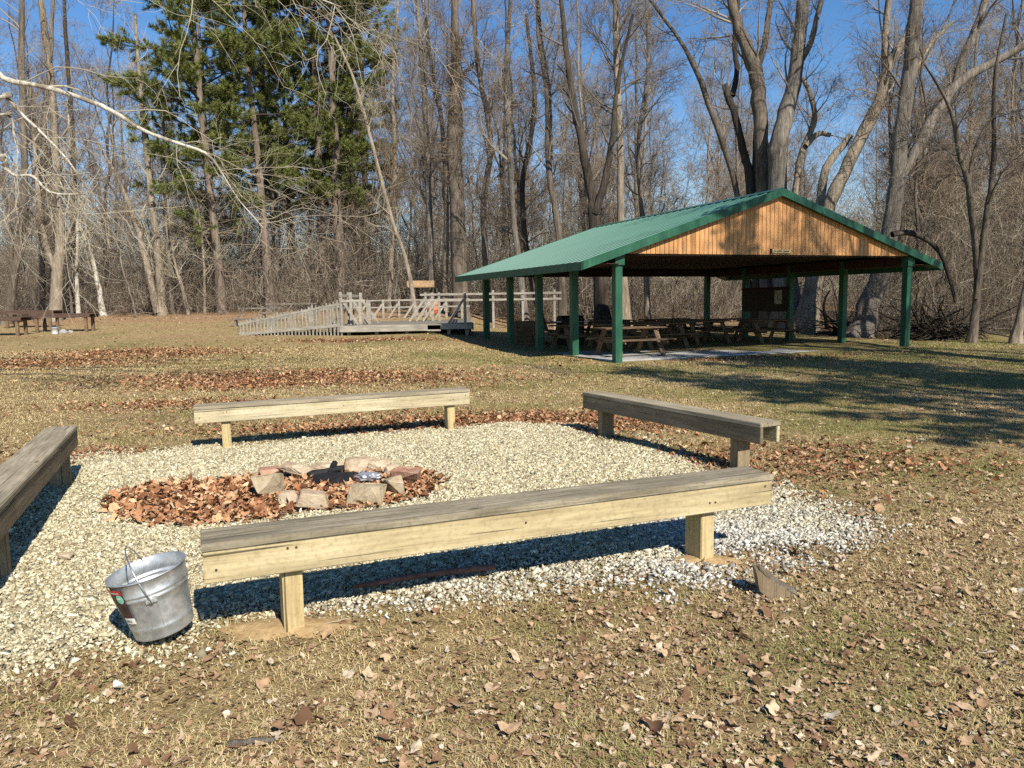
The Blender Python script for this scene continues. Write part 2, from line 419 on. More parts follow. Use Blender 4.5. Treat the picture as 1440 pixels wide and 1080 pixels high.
def pebbles():
    n = 600000
    x = rng.uniform(-5.2, 3.6, n); y = rng.uniform(3.0, 10.0, n)
    d = sdist(x, y)
    edge = (fbm(x * 1.7, y * 1.7, 3) - .5) * .95
    p = sstep(-.55, .4, d + edge) ** 1.7 * (1 - .5 * sstep(1.7, 2.6, x) * sstep(7, 5.6, y)) * (.8 + .2 * sstep(.3, .5, fbm(x * 2.2 + 5, y * 2.2, 14)))
    keep = (rng.random(n) < p) & (pit_mask(x, y) > .75 + rng.random(n) * .3)
    x, y = x[keep], y[keep]; n = len(x)
    s = np.clip(rng.gamma(3, .0021, n) + .003, .0045, .024)
    V = (CUBE_V[None] + rng.normal(0, .24, (n, 8, 3))) * (s[:, None, None] * np.stack([rng.uniform(.9, 1.6, n), rng.uniform(.7, 1.1, n), rng.uniform(.4, .8, n)], 1)[:, None, :])
    V = np.einsum('nij,nkj->nki', rotmats(n, .55), V)
    V += np.stack([x, y, gz(x, y) + .003 + .014 * sstep(-.1, .5, d[keep] + edge[keep]) + s * .12 + rng.random(n) * .010], 1)[:, None, :]
    F = CUBE_F[None] + (np.arange(n) * 8)[:, None, None]
    o = npmesh('gravel', V, quads=F, mat=MT['pebbles'])
    tag(o, 'crushed pale limestone gravel around the fire ring and benches', 'gravel', kind='stuff')
pebbles()

def gravel_bed():
    st = .1
    xs = np.arange(-5.4, 3.8, st); ys = np.arange(3.0, 10.2, st)
    X, Y = np.meshgrid(xs, ys)
    d = sdist(X, Y).reshape(X.shape) + (fbm(X * 1.7, Y * 1.7, 3) - .5) * .95
    V = np.stack([X, Y, gz(X, Y) + .005 + .011 * sstep(.1, .5, d)], -1).reshape(-1, 3)
    nx, ny = len(xs), len(ys)
    i = np.arange((ny - 1) * (nx - 1)); r = i // (nx - 1); c = i % (nx - 1); a = r * nx + c
    k = (d[:-1, :-1] > .16).ravel()
    o = npmesh('gravel_bed', V, quads=np.stack([a, a + 1, a + nx + 1, a + nx], 1)[k], mat=MT['gravel_bed'], smooth=True)
    tag(o, 'compacted stone dust bed under the gravel', 'gravel bed', kind='structure')
gravel_bed()

# ------------------------------------------------------------------ leaves and grass
def leaf_cloud(name, x, y, size, mat, label, lift=.012, curl=1.0, tilt=.35):
    n = len(x)
    k = 11
    ang = np.linspace(0, 2 * np.pi, k, endpoint=False)[None] + rng.normal(0, .12, (n, k))
    lob = .68 + .26 * np.cos(ang * rng.choice([1, 2, 3, 5], (n, 1)) + rng.uniform(0, 6.28, (n, 1))) * rng.uniform(.3, 1, (n, 1))
    rr = lob * (1 + rng.normal(0, .2, (n, k)))
    asp = rng.uniform(.35, 1.0, (n, 1))
    u = np.cos(ang) * rr; v = np.sin(ang) * rr * asp
    cu = rng.normal(.3, .5, (n, 1)) * curl; cv = rng.normal(.3, .7, (n, 1)) * curl
    w = cu * u * u + cv * v * v + rng.normal(0, .1, (n, k)) * curl
    P = np.stack([u, v, w], -1)
    P = np.concatenate([np.zeros((n, 1, 3)), P], 1) * size[:, None, None]
    P = np.einsum('nij,nkj->nki', rotmats(n, tilt), P)
    low = P[:, :, 2].min(1)
    P += np.stack([x, y, gz(x, y) + lift * rng.random(n) - low * .8], 1)[:, None, :]
    f = np.array([[0, 1 + i, 1 + (i + 1) % k] for i in range(k)])
    F = f[None] + (np.arange(n) * (k + 1))[:, None, None]
    o = npmesh(name, P, tris=F, mat=mat)
    tag(o, label, 'fallen leaves', kind='stuff')

# leaf density blobs: px, py, half width m, half depth m, weight
BLOB = [(430, 532, 3.0, 1.1, .95), (330, 542, 1.2, .6, .6), (700, 590, 1.6, .55, 1.1), (820, 600, 1.0, .5, .8), (520, 603, 1.9, .35, .9), (205, 497, 2.4, 1.2, .75), (60, 512, 2.5, 1.2, .5), (250, 570, 1.5, .5, .5),
        (1085, 822, .45, .3, 1.2), (1120, 650, 1.6, .8, .4), (60, 985, .35, .2, .6), (1250, 880, 1.4, .8, .35), (1150, 1000, 1.4, .6, .45), (960, 1050, .35, .25, .9), (520, 478, 2.5, .6, .5), (1000, 505, 2.5, .6, .5), (330, 445, 8, 2.5, 1.0), (120, 640, .8, .25, .6)]
BW = [(grd(a, b), c, d, e) for a, b, c, d, e in BLOB]
def leafden(x, y):
    v = np.zeros(len(x))
    for p, a, b, w in BW:
        v += w * np.exp(-(((x - p.x) / a) ** 2 + ((y - p.y) / b) ** 2))
    return v
def frustum(n, d0, d1, pw=0.0):
    u = rng.random(n)
    if abs(pw + 1) < 1e-6: D = d0 * (d1 / d0) ** u
    else: D = (d0 ** (pw + 1) + u * (d1 ** (pw + 1) - d0 ** (pw + 1))) ** (1 / (pw + 1))
    x = rng.uniform(-1, 1, n) * (.78 * D + .8)
    return x, D

def in_slab(x, y):
    a = (x - 2.6) * .93 + (y - 18.8) * .364; b = -(x - 2.6) * .364 + (y - 18.8) * .93
    return (a > -.4) & (a < 9.9) & (b > -.4) & (b < 10.2)

def leaves():
    # carpet on the fire pit
    n = 15000
    x = PIT.x + rng.uniform(-2.2, 1.6, n); y = PIT.y + rng.uniform(-1.3, 1.3, n)
    m = pit_mask(x, y); keep = rng.random(n) < sstep(1.25, .7, m) * .9
    x, y = x[keep], y[keep]
    leaf_cloud('pit_leaves', x, y, rng.uniform(.022, .06, len(x)), MT['leaf_pit'], 'rust brown fallen leaves heaped in and beside the fire ring', .05, .8, .4)
    # rust drifts
    x, y = frustum(560000, 5.5, 42, .15)
    keep = (rng.random(len(x)) < np.clip(leafden(x, y), 0, 1) * (.6 + .8 * fbm(x * 1.2, y * 1.2, 8)) * 1.2) & (sdist(x, y) < .12) & ~in_slab(x, y)
    x, y = x[keep], y[keep]
    leaf_cloud('leaf_drifts', x, y, rng.uniform(.018, .046, len(x)) * (1 + np.clip(y - 8, 0, 20) * .025), MT['leaf_red'], 'drifts of rust coloured fallen leaves across the lawn', .03, .8, .35)
    # scattered litter
    x, y = frustum(420000, 1.7, 45, -.35)
    right = sstep(-1.5, 2.5, x)
    den = .05 + 1.5 * fbm(x * .8, y * .8, 4) ** 3 + .5 * (fbm(x * 2.6, y * 2.6, 21) > .56) + right * .30 * sstep(10, 3, y) - .03 * sstep(5, 9, y) + np.clip(leafden(x, y), 0, .3) + .3 * sstep(28, 38, y)
    keep = (rng.random(len(x)) < den) & ((sdist(x, y) < .05) | (rng.random(len(x)) < .035)) & ~in_slab(x, y)
    x, y = x[keep], y[keep]
    sz = np.where(rng.random(len(x)) < .02, rng.uniform(.02, .055, len(x)), rng.gamma(2.2, .0042, len(x)) + .0035) * (1 + np.clip(y - 8, 0, 30) * .012)
    leaf_cloud('leaf_litter', x, y, sz, MT['leaf_tan'], 'tan and brown leaf litter scattered over the dry grass', .012, .7, .28)
leaves()

def grass():
    n = 950000
    x, y = frustum(n, 1.6, 24, -.35)
    d = sdist(x, y)
    cl = fbm(x * 3, y * 3, 6)
    keep = (rng.random(n) < np.clip(2.4 * cl - .5, .12, 1.2)) & (d < .02 + .55 * (rng.random(n) - .5)) & ~in_slab(x, y)
    x, y = x[keep], y[keep]; n = len(x)
    L = rng.uniform(.016, .048, n) * (1 + np.clip(y - 5, 0, 20) * .03)
    wd = rng.uniform(.0010, .0022, n) * (1 + np.clip(y - 3, 0, 20) * .17)
    a = rng.uniform(0, 2 * np.pi, n); el = np.abs(rng.normal(.25, .38, n))
    dx, dy, dz = np.cos(a) * np.cos(el), np.sin(a) * np.cos(el), np.sin(el)
    b = rng.uniform(0, 2 * np.pi, n)
    base = np.stack([x, y, gz(x, y) + rng.random(n) * .008 - .002], 1)
    side = np.stack([-dy, dx, 0 * dx], 1) * wd[:, None]
    mid = base + np.stack([dx, dy, dz * 1.2 + .12], 1) * (L * .55)[:, None]
    tip = base + np.stack([dx + .25 * np.cos(b), dy + .25 * np.sin(b), dz * .85], 1) * L[:, None]
    V = np.stack([base - side, base + side, mid + side * .8, mid - side * .8, tip], 1)
    i = np.arange(n) * 5
    o = npmesh('grass', V, quads=np.stack([i, i + 1, i + 2, i + 3], 1), tris=np.stack([i + 3, i + 2, i + 4], 1), mat=MT['grass'])
    tag(o, 'short dry winter grass with greener tufts', 'grass', kind='stuff')
grass()

# ------------------------------------------------------------------ log benches round the fire
def bench(pa, pb, label, top, front, back, post, inset=(.5, .5), H=.515, W=.25):
    """pa, pb: ground points of the two posts; local X runs from pa to pb, local -Y is the face nearest the camera"""
    pa = Vector(pa); pb = Vector(pb); c = (pa + pb) / 2; d = pb - pa; rz = math.atan2(d.y, d.x)
    e = empty('plank_bench', (c.x, c.y, (pa.z + pb.z) / 2), rz, label, 'bench', 'plank benches round the fire ring')
    e.rotation_euler = (0, -math.atan2(d.z, d.xy.length), rz)
    h = d.length / 2; L0 = -h - inset[0]; L1 = h + inset[1]; m = (L0 + L1) / 2; L = L1 - L0
    pt, sk = .04, .15
    B().box((m, 0, H - pt / 2), (L, W + .012, pt)).done('seat_board', top, e, .005, 2)
    B().box((m, -W / 2 + .019, H - pt - sk / 2 - .001), (L - .012, .038, sk)).done('side_board', front, e, .004, 2)
    B().box((m, W / 2 - .019, H - pt - sk / 2 - .001), (L - .012, .038, sk)).done('side_board', back, e, .004, 2)
    for x in (-h, h):
        B().box((x, 0, (H - pt) / 2 - .06), (.095, W - .082, H - pt + .115)).done('post', post, e, .005, 2)
    for x in (L0 + .06, -h - .02, -h + .02, 0, h - .02, h + .02, L1 - .06):
        o = B().tube([(x, -W / 2 - .004, H - .1 + .03 * math.sin(x * 9)), (x, -W / 2 + .01, H - .1 + .03 * math.sin(x * 9))], .006, 8).done('screw', MT['ink'], e)
    return e

nb = bench(grd(412, 882), grd(983, 786), 'near plank bench with bright yellow front board and weathered grey seat', MT['top_grey'], MT['front_yellow'], MT['side_brown'], MT['post_wood'], (.40, .45))
fb = bench(grd(320, 630), grd(633, 604), 'pale bleached plank bench on the far side of the fire ring', MT['top_grey_light'], MT['front_pale'], MT['side_brown'], MT['post_wood'], (.33, .24))
rb = bench(grd(852, 613), grd(1040, 660), 'shaded brown plank bench on the right with its hollow end showing', MT['top_grey_light'], MT['side_brown'], MT['front_pale'], MT['post_brown'], (.3, .36), H=.50)
lb = bench(grd(-8, 815), grd(86, 684), 'grey plank bench cut off by the left edge of the photo', MT['top_grey_light'], MT['side_brown'], MT['front_pale'], MT['post_brown'], (.62, .3))

# sandy patches at the near bench posts
def patch(name, c, rx, ry, seed, label, mat='soil', up=.0):
    k = 26; V = [[c.x, c.y, float(gz(c.x, c.y)) + .035 + up]]; F = []
    for ring, q in ((1, .55), (2, 1.0)):
        for i in range(k):
            a = 2 * math.pi * i / k; r = q * (1 + .28 * (float(vnoise(i * .7, seed)) - .5) * 2)
            x = c.x + rx * r * math.cos(a); y = c.y + ry * r * math.sin(a)
            V.append([x, y, float(gz(x, y)) + (.026 + up * .9 if ring == 1 else .004)])
    q = []
    for i in range(k): F.append([0, 1 + i, 1 + (i + 1) % k]); q.append([1 + i, 1 + k + i, 1 + k + (i + 1) % k, 1 + (i + 1) % k])
    o = npmesh(name, V, quads=q, tris=F, mat=MT[mat], smooth=True)
    tag(o, label, 'ash' if up else 'bare soil', kind='structure')
patch('soil', grd(405, 884), .34, .13, 3, 'bare sandy soil round the left post of the near bench')
patch('soil', grd(990, 790), .25, .10, 8, 'bare sandy soil round the right post of the near bench')

# ------------------------------------------------------------------ fire ring stones
def rock(name, px, py, w, hgt, mat, label, seed, dep=None, cat='rock', group='sandstone blocks of the fire ring', dz=0):
    p = grd(px, py); D = p.y; s = D / FPX
    W, Hh = w * s * 1.06, hgt * s * .88; dp = dep if dep else W * .75
    r = random.Random(seed); bm = bmesh.new()
    for _ in range(12):
        v = Vector((r.gauss(0, 1), r.gauss(0, 1), r.gauss(0, 1))).normalized()
        v = Vector((math.copysign(abs(v.x) ** .45, v.x), math.copysign(abs(v.y) ** .45, v.y), math.copysign(abs(v.z) ** .45, v.z)))
        bm.verts.new((v.x * W * .5, v.y * dp * .5, v.z * Hh * .55))
    res = bmesh.ops.convex_hull(bm, input=list(bm.verts))
    bmesh.ops.delete(bm, geom=[g for g in res['geom_interior'] if isinstance(g, bmesh.types.BMVert)], context='VERTS')
    bmesh.ops.bevel(bm, geom=list(bm.edges), offset=min(W, Hh) * .025, segments=1, affect='EDGES')
    bmesh.ops.triangulate(bm, faces=list(bm.faces)); bmesh.ops.subdivide_edges(bm, edges=list(bm.edges), cuts=1)
    for v in bm.verts:
        v.co += Vector((r.gauss(0, 1), r.gauss(0, 1), r.gauss(0, 1))) * W * .009
    bmesh.ops.recalc_face_normals(bm, faces=list(bm.faces))
    me = bpy.data.meshes.new(name); bm.to_mesh(me); bm.free(); me.materials.append(mat)
    o = bpy.data.objects.new(name, me); COL.objects.link(o)
    o.location = (p.x, p.y, p.z + Hh * .44 + .025 + dz); o.rotation_euler = (0, 0, r.uniform(-.4, .4))
    return tag(o, label, cat, group)
RK = [(377, 703, 48, 40, 'rock_grey', 'pointed grey-tan rock at the left end of the fire ring'), (442, 719, 46, 32, 'rock', 'orange-tan block at the front left of the fire ring'),
      (407, 713, 30, 22, 'rock', 'small pale rock between the pointed rock and the orange-tan block'), (517, 712, 56, 34, 'rock_grey', 'squared block at the front of the fire ring behind the near bench'),
      (559, 700, 34, 32, 'rock_grey', 'rounded upright rock at the front right corner of the fire ring'), (573, 684, 46, 30, 'rock_red', 'reddish slab leaning on the right end of the fire ring'),
      (421, 674, 54, 25, 'rock', 'pale wedge rock at the back left of the fire ring'), (461, 666, 46, 14, 'rock', 'low flat stone in the back of the fire ring'),
      (507, 668, 46, 26, 'rock', 'tallest tan rock at the back of the fire ring'), (534, 668, 32, 22, 'rock', 'small tan rock right of the tallest back rock'),
      (551, 672, 24, 18, 'rock', 'pale chip of rock beside the reddish slab'), (382, 676, 42, 18, 'rock_red', 'low reddish stone half buried in leaves at the back left')]
for i, (a, b, w, h, m, lab) in enumerate(RK): rock('fire_ring_stone', a, b, w, h, MT[m], lab, 40 + i)
rock('soil_clod', 92, 792, 22, 12, MT['rock'], 'small tan stone lying on the gravel left of the bucket', 77, group='loose stones'); rock('loose_stone', 168, 975, 18, 12, MT['sticker_white'], 'small white stone in the dry grass in front of the bucket', 78, group='loose stones')
rock('loose_stone', 90, 785, 2, 1, MT['rock'], 'x', 79) if False else None

patch('ash_bed', grd(475, 682), .36, .26, 5, 'black ash and cinders in the middle of the fire ring', 'char', .075)
def log(name, a, b, r0, r1, mat, label, cat, k=9, wob=.01, group=None, seed=1):
    r = random.Random(seed); n = 7; a = Vector(a); b = Vector(b); pts = []
    c = a.copy()
    for i in range(n):
        t = i / (n - 1); pts.append((a + (b - a) * t) - c + Vector((r.gauss(0, wob), r.gauss(0, wob), abs(r.gauss(0, wob)))))
    o = B().tube(pts, [r0 + (r1 - r0) * i / (n - 1) * (1 + r.gauss(0, .05)) for i in range(n)], k).done(name, mat, None, smooth=True, loc=c)
    return tag(o, label, cat, group)
g1 = grd(432, 678); g2 = grd(486, 672); g3 = grd(455, 684); g4 = grd(470, 668)
log('charred_log', g1 + Vector((0, 0, .05)), g2 + Vector((0, 0, .09)), .04, .03, MT['char'], 'longest blackened log lying across the fire ring', 'log', wob=.008, group='charred logs', seed=2)
log('charred_log', g3 + Vector((0, 0, .05)), g4 + Vector((0, .1, .09)), .035, .03, MT['char'], 'short blackened log propped over the longer one', 'log', wob=.008, group='charred logs', seed=3)
def foil():
    bm = bmesh.new(); bmesh.ops.create_icosphere(bm, subdivisions=3, radius=1); r = random.Random(5)
    for v in bm.verts:
        f = 1 + r.gauss(0, .16); v.co = Vector((v.co.x * .10 * f, v.co.y * .07 * f, v.co.z * .04 * f))
    me = bpy.data.meshes.new('foil_pan'); bm.to_mesh(me); bm.free(); me.materials.append(MT['foil'])
    o = bpy.data.objects.new('foil_pan', me); COL.objects.link(o); o.location = grd(520, 684) + Vector((0, 0, .09))
    tag(o, 'crumpled silver foil lying in the ashes of the fire ring', 'foil')
foil()
s1 = grd(498, 836); s2 = grd(560, 825); s3 = grd(630, 815); s4 = grd(697, 808)
def stick():
    c = s1.copy()
    pts = [p + Vector((0, -.03, .055)) - c for p in (s1, s1.lerp(s2, .5), s2, s2.lerp(s3, .5) + Vector((0, .01, 0)), s3, s3.lerp(s4, .6) + Vector((0, .012, 0)), s4)]
    o = B().tube(pts, [.012, .015, .017, .017, .018, .019, .017], 8).done('fallen_branch', MT['stick'], None, smooth=True, loc=c)
    tag(o, 'long reddish brown stick lying under the near bench', 'stick')
t = NT('stick_bark', .9, .15); t.color(t.ramp(t.noise(22, detail=5), [(.3, (.10, .05, .04)), (.7, (.24, .135, .11))])); t.bump(t.noise(40), .6, .006); MT['stick'] = t.m
stick()
g = grd(385, 888); g2 = grd(492, 880)
log('bent_straw', g + Vector((.02, 0, .012)), g2 + Vector((0, 0, .03)), .004, .002, MT['twig_pale'], 'thin pale stalk lying beside the left post of the near bench', 'stalk', k=5, wob=.006, seed=9)
g = grd(322, 1053); g2 = grd(388, 1045)
log('bark_strip', g + Vector((0, 0, .012)), g2 + Vector((0, 0, .014)), .013, .009, MT['bark_grey'], 'grey strip of bark lying in the foreground grass', 'bark', k=6, wob=.004, seed=10)
# broken timber wedge right of the near bench
def chunk():
    p = grd(1088, 836)
    e = empty('timber_offcut', (p.x, p.y, p.z), R_(-8), 'broken brown timber wedge half sunk in leaves right of the near bench', 'wood offcut'); e.scale = (.72, 1.1, .66)
    b = B(); prof = [Vector((-.15, 0, .22)), Vector((-.12, 0, .225)), Vector((.0, 0, .11)), Vector((.15, 0, .03)), Vector((.16, 0, -.03)), Vector((-.02, 0, -.03)), Vector((-.12, 0, .05))]
    b.prism(prof, (0, -.05, 0), (0, .05, 0)).done('timber', MT['post_brown'], e, .006, 2)
    b = B(); prof = [Vector((-.115, 0, .228)), Vector((-.10, 0, .232)), Vector((.03, 0, .115)), Vector((.16, 0, .036)), Vector((.155, 0, .031)), Vector((.0, 0, .112))]
    b.prism(prof, (0, -.047, 0), (0, .052, 0)).done('bark_edge', MT['bark_tan'], e)
chunk()

# ------------------------------------------------------------------ steel bucket
def bucket():
    p = grd(233, 898)
    e = empty('steel_bucket', (p.x, p.y, p.z + .06), 0, 'galvanised steel bucket tilted to the left beside the near bench', 'bucket', rot=(0, 0, 0))
    vw = Vector((p.x, p.y, 0)).normalized()
    e.rotation_euler = (Matrix.Rotation(R_(12), 3, -vw) @ Matrix.Rotation(R_(26), 3, 'Z')).to_euler(); e.scale = (.84, .84, .9)
    rb_, rt, H = .157, .207, .335
    def R(z): return rb_ + (rt - rb_) * z / H
    prof = [(0.0, .02), (R(.02) - .012, .02), (R(0) + .002, .0), (R(0) + .004, .004), (R(.012) + .003, .012), (R(.055), .055), (R(.062) + .004, .062), (R(.069), .069)]
    for z in np.linspace(.09, .20, 6): prof.append((R(z), z))
    for zc in (.238, .262):
        prof += [(R(zc - .011), zc - .011), (R(zc - .004) + .006, zc - .004), (R(zc + .004) + .006, zc + .004), (R(zc + .011), zc + .011)]
    prof += [(R(.31), .31), (R(H), H), (R(H) + .006, H + .003), (R(H) + .007, H + .008), (R(H), H + .011), (R(H) - .004, H + .006), (R(.30) - .003, .30)]
    for zc in (.262, .238):
        prof += [(R(zc + .011) - .003, zc + .011), (R(zc + .004) + .003, zc + .004), (R(zc - .004) + .003, zc - .004), (R(zc - .011) - .003, zc - .011)]
    prof += [(R(.1) - .003, .1), (R(.03) - .003, .03), (.0, .03)]
    B().lathe(prof, 64).done('body', MT['galv'], e, smooth=True)
    b = B(); a = -1.50  # vertical seam
    b.tube([((R(z) + .001) * math.cos(a), (R(z) + .001) * math.sin(a), z) for z in np.linspace(.07, .22, 6)], .003, 6).done('seam', MT['galv'], e)
    AF = -1.62; AB = AF + math.pi
    for a in (AF, AB):
        b = B(); rr = R(.235) + .012
        c = Vector((rr * math.cos(a), rr * math.sin(a), .232)); tx = Vector((-math.sin(a), math.cos(a), 0)); n = Vector((math.cos(a), math.sin(a), 0))
        b.box(c - n * .004, (.06, .008, .034), Matrix((tx, n, Vector((0, 0, 1)))).transposed())
        b.tube([c - n * .004, c + n * .016], .013, 10).done('ear', MT['galv'], e, .002)
    # wire bail standing up, leaning back
    cf = Vector(((R(.235) + .026) * math.cos(AF), (R(.235) + .026) * math.sin(AF), .222)); cb = Vector(((R(.235) + .026) * math.cos(AB), (R(.235) + .026) * math.sin(AB), .222))
    pts = []
    tilt = R_(-15)
    for i in range(25):
        th = math.pi * i / 24
        m = (cf + cb) / 2 + (cf - cb) / 2 * math.cos(th)
        m = m + Vector((math.sin(tilt), 0, math.cos(tilt))) * .265 * (math.sin(th) ** .8)
        pts.append(m)
    b = B(); b.tube(pts, .0042, 8)
    b.done('handle', MT['wire'], e, smooth=True)
    # label wrapped on the left front
    def wrap(name, mat, a0, a1, z0, z1, off, par, n=8):
        V = []; q = []
        for i in range(n + 1):
            a = a0 + (a1 - a0) * i / n
            for z in (z0, z1): V.append([(R(z) + off) * math.cos(a), (R(z) + off) * math.sin(a), z])
        for i in range(n): q.append([2 * i, 2 * i + 2, 2 * i + 3, 2 * i + 1])
        return npmesh(name, V, quads=q, mat=mat, parent=par, smooth=True)
    la0, la1 = R_(-181), R_(-131)
    lab = wrap('label', MT['sticker_dark'], la0, la1, .125, .318, .0085, e)
    wrap('label_band', MT['sticker_red'], la0, la1 - .02, .292, .32, .0098, lab)
    wrap('label_band_line', MT['sticker_white'], la0 + .03, la1 - .10, .300, .305, .0108, lab)
    wrap('price_tag', MT['sticker_white'], R_(-152), la1 + .04, .118, .152, .0102, lab)
    for k in range(5):
        a = R_(-148) + k * .045; wrap('bar_line', MT['ink'], a, a + .02, .126, .142, .0112, lab, 1)
    wrap('label_picture', MT['paper'], R_(-172), R_(-157), .18, .25, .0100, lab)
    V = [[0, 0, 0]]; ac, zc = R_(-139), .268
    for i in range(20):
        th = 2 * math.pi * i / 20; a = ac + .125 * math.cos(th); z = zc + .026 * math.sin(th)
        V.append([(R(z) + .0118) * math.cos(a), (R(z) + .0118) * math.sin(a), z])
    V[0] = [(R(zc) + .013) * math.cos(ac), (R(zc) + .013) * math.sin(ac), zc]
    npmesh('badge', V, tris=[[0, 1 + i, 1 + (i + 1) % 20] for i in range(20)], mat=MT['sticker_green'], parent=lab)
    wrap('badge_line', MT['sticker_white'], ac - .06, ac + .06, zc + .002, zc + .008, .0142, lab, 3)
bucket()

# ------------------------------------------------------------------ pavilion
UX = Vector((.931, .364, 0)).normalized(); UY = Vector((-UX.y, UX.x, 0))
PO = at(868, 500, 18.8); PO.z = .0
PW, PL = 9.45, 9.55
PSI = math.atan2(UX.y, UX.x)
SL = .11  # slab top
def pavilion():
    e = empty('picnic_pavilion', (PO.x, PO.y, 0), PSI, 'open picnic pavilion with green metal roof and orange wood gable', 'pavilion')
    OV, OF = 1.05, .24  # eave, gable overhang
    mid = PW / 2; zp = 2.62
    slope = .328
    zr = 4.38; ze = zr - slope * (mid + OV)
    def roofz(x): return zr - slope * abs(x - mid)
    B().box((mid, PL / 2, SL - .15), (PW + .1, PL - .3, .3)).done('slab', MT['concrete'], e, .01)
    ps = .19
    for i in range(5):
        for x in (0, PW):
            y = PL * i / 4
            zb = -.05
            zt = roofz(x) - .14
            b = B(); b.box((x, y, (zb + zt) / 2), (ps, ps, zt - zb))
            if i == 0: b.box((x, y - .02, zt - .13), (ps + .07, ps + .05, .26))
            p = b.done('post', MT['green_paint'], e, .006, 2)
    # beams along the sides and across the ends
    for x in (0, PW):
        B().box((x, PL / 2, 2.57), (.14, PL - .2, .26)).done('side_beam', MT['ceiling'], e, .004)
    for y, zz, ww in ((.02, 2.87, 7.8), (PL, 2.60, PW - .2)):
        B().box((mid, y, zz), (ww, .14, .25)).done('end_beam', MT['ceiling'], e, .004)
    # ceiling boards
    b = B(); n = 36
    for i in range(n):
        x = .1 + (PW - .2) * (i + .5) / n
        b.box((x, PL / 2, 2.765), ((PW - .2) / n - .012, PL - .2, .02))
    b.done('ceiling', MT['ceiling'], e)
    # soffits under the eaves
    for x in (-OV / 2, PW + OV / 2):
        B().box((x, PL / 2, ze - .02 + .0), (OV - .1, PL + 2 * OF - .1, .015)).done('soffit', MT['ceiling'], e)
    # gable boards front and back: real separate boards
    zb = 2.71
    for y in (-.11, PL + .11):
        b = B(); n = 76; w = (PW + .3) / n
        for i in range(n):
            x0 = -.15 + i * w; x1 = x0 + w - .014
            t0 = roofz(x0) - .12; t1 = roofz(x1) - .12
            if min(t0, t1) <= zb + .02: t0 = max(t0, zb + .02); t1 = max(t1, zb + .02)
            b.prism([Vector((x0, y, zb)), Vector((x1, y, zb)), Vector((x1, y, t1)), Vector((x0, y, t0))], (0, -.012, 0), (0, .012, 0))
        b.done('gable_wall', MT['gable'], e)
        B().prism([Vector((-.1, y, zb + .01)), Vector((PW + .1, y, zb + .01)), Vector((PW + .1, y, roofz(0) - .16)), Vector((mid, y, zr - .16)), Vector((-.1, y, roofz(0) - .16))],
                  (0, .02 if y < 1 else -.05, 0), (0, .05 if y < 1 else -.02, 0)).done('gable_backing', MT['board_dark'], e)
    # roof sheets with ribs
    for sgn in (-1, 1):
        b = B(); x0, x1 = mid, mid + sgn * (mid + OV)
        y0, y1 = -OF, PL + OF
        pts = [Vector((x0, 0, zr)), Vector((x1, 0, ze)), Vector((x1, 0, ze - .03)), Vector((x0, 0, zr - .03))]
        b.prism(pts, (0, y0, 0), (0, y1, 0))
        n = int((y1 - y0) / .36)
        for i in range(n + 1):
            y = y0 + .03 + (y1 - y0 - .06) * i / n
            q = [Vector((x0, y - .03, zr - .002)), Vector((x0, y - .018, zr + .02)), Vector((x0, y + .018, zr + .02)), Vector((x0, y + .03, zr - .002))]
            d = Vector((x1 - x0, 0, ze - zr))
            b.prism(q, (0, 0, 0), d)
        b.done('roof', MT['roof'], e)
        # rake fascia and trim at both gables
        for y, s2 in ((y0, -1), (y1, 1)):
            B().prism([Vector((x0, y, zr + .035)), Vector((x1, y, ze + .035)), Vector((x1, y, ze - .17)), Vector((x0, y, zr - .17))], (0, s2 * .002, 0), (0, s2 * .03, 0)).done('rake_fascia', MT['green_paint'], e, .003)
            B().prism([Vector((x0, y - s2 * .2, zr - .135)), Vector((x1 - sgn * .1, y - s2 * .2, roofz(x1 - sgn * .1) - .135)), Vector((x1 - sgn * .1, y - s2 * .2, roofz(x1 - sgn * .1) - .15)), Vector((x0, y - s2 * .2, zr - .15))],
                      (0, -.185, 0), (0, .13, 0)).done('rake_soffit', MT['green_paint'], e)
        B().box((x1 + sgn * .012, PL / 2, ze - .08), (.024, PL + 2 * OF - .01, .2)).done('eave_fascia', MT['green_paint'], e, .003)
    b = B(); b.prism([Vector((mid - .18, 0, zr - .03)), Vector((mid, 0, zr + .045)), Vector((mid + .18, 0, zr - .03)), Vector((mid, 0, zr + .02))], (0, -OF - .02, 0), (0, PL + OF + .02, 0)).done('ridge_cap', MT['roof'], e)
    return e, zb
PAV, PZB = pavilion()
def ploc(u, v, z=0): return PO + UX * u + UY * v + Vector((0, 0, z))

def gable_sign():
    e = empty('gable_sign', ploc(PW / 2 + .10, -.15, 2.80), PSI, 'small tan name plaque at the foot of the gable boards', 'sign')
    B().box((0, 0, 0), (.62, .02, .10)).done('board', MT['sign'], e, .003)
    b = B(); r = random.Random(3); x = -.25
    while x < .25:
        w = r.uniform(.012, .03); hgt = r.uniform(.025, .05)
        if abs(x - .02) > .03: b.box((x, -.0115, .0), (w, .003, hgt))
        x += w + .014
    b.done('lettering', MT['ink'], e)
    B().box((-.345, 0, .0), (.05, .03, .13)).done('dark_end_block', MT['black'], e, .003)
gable_sign()

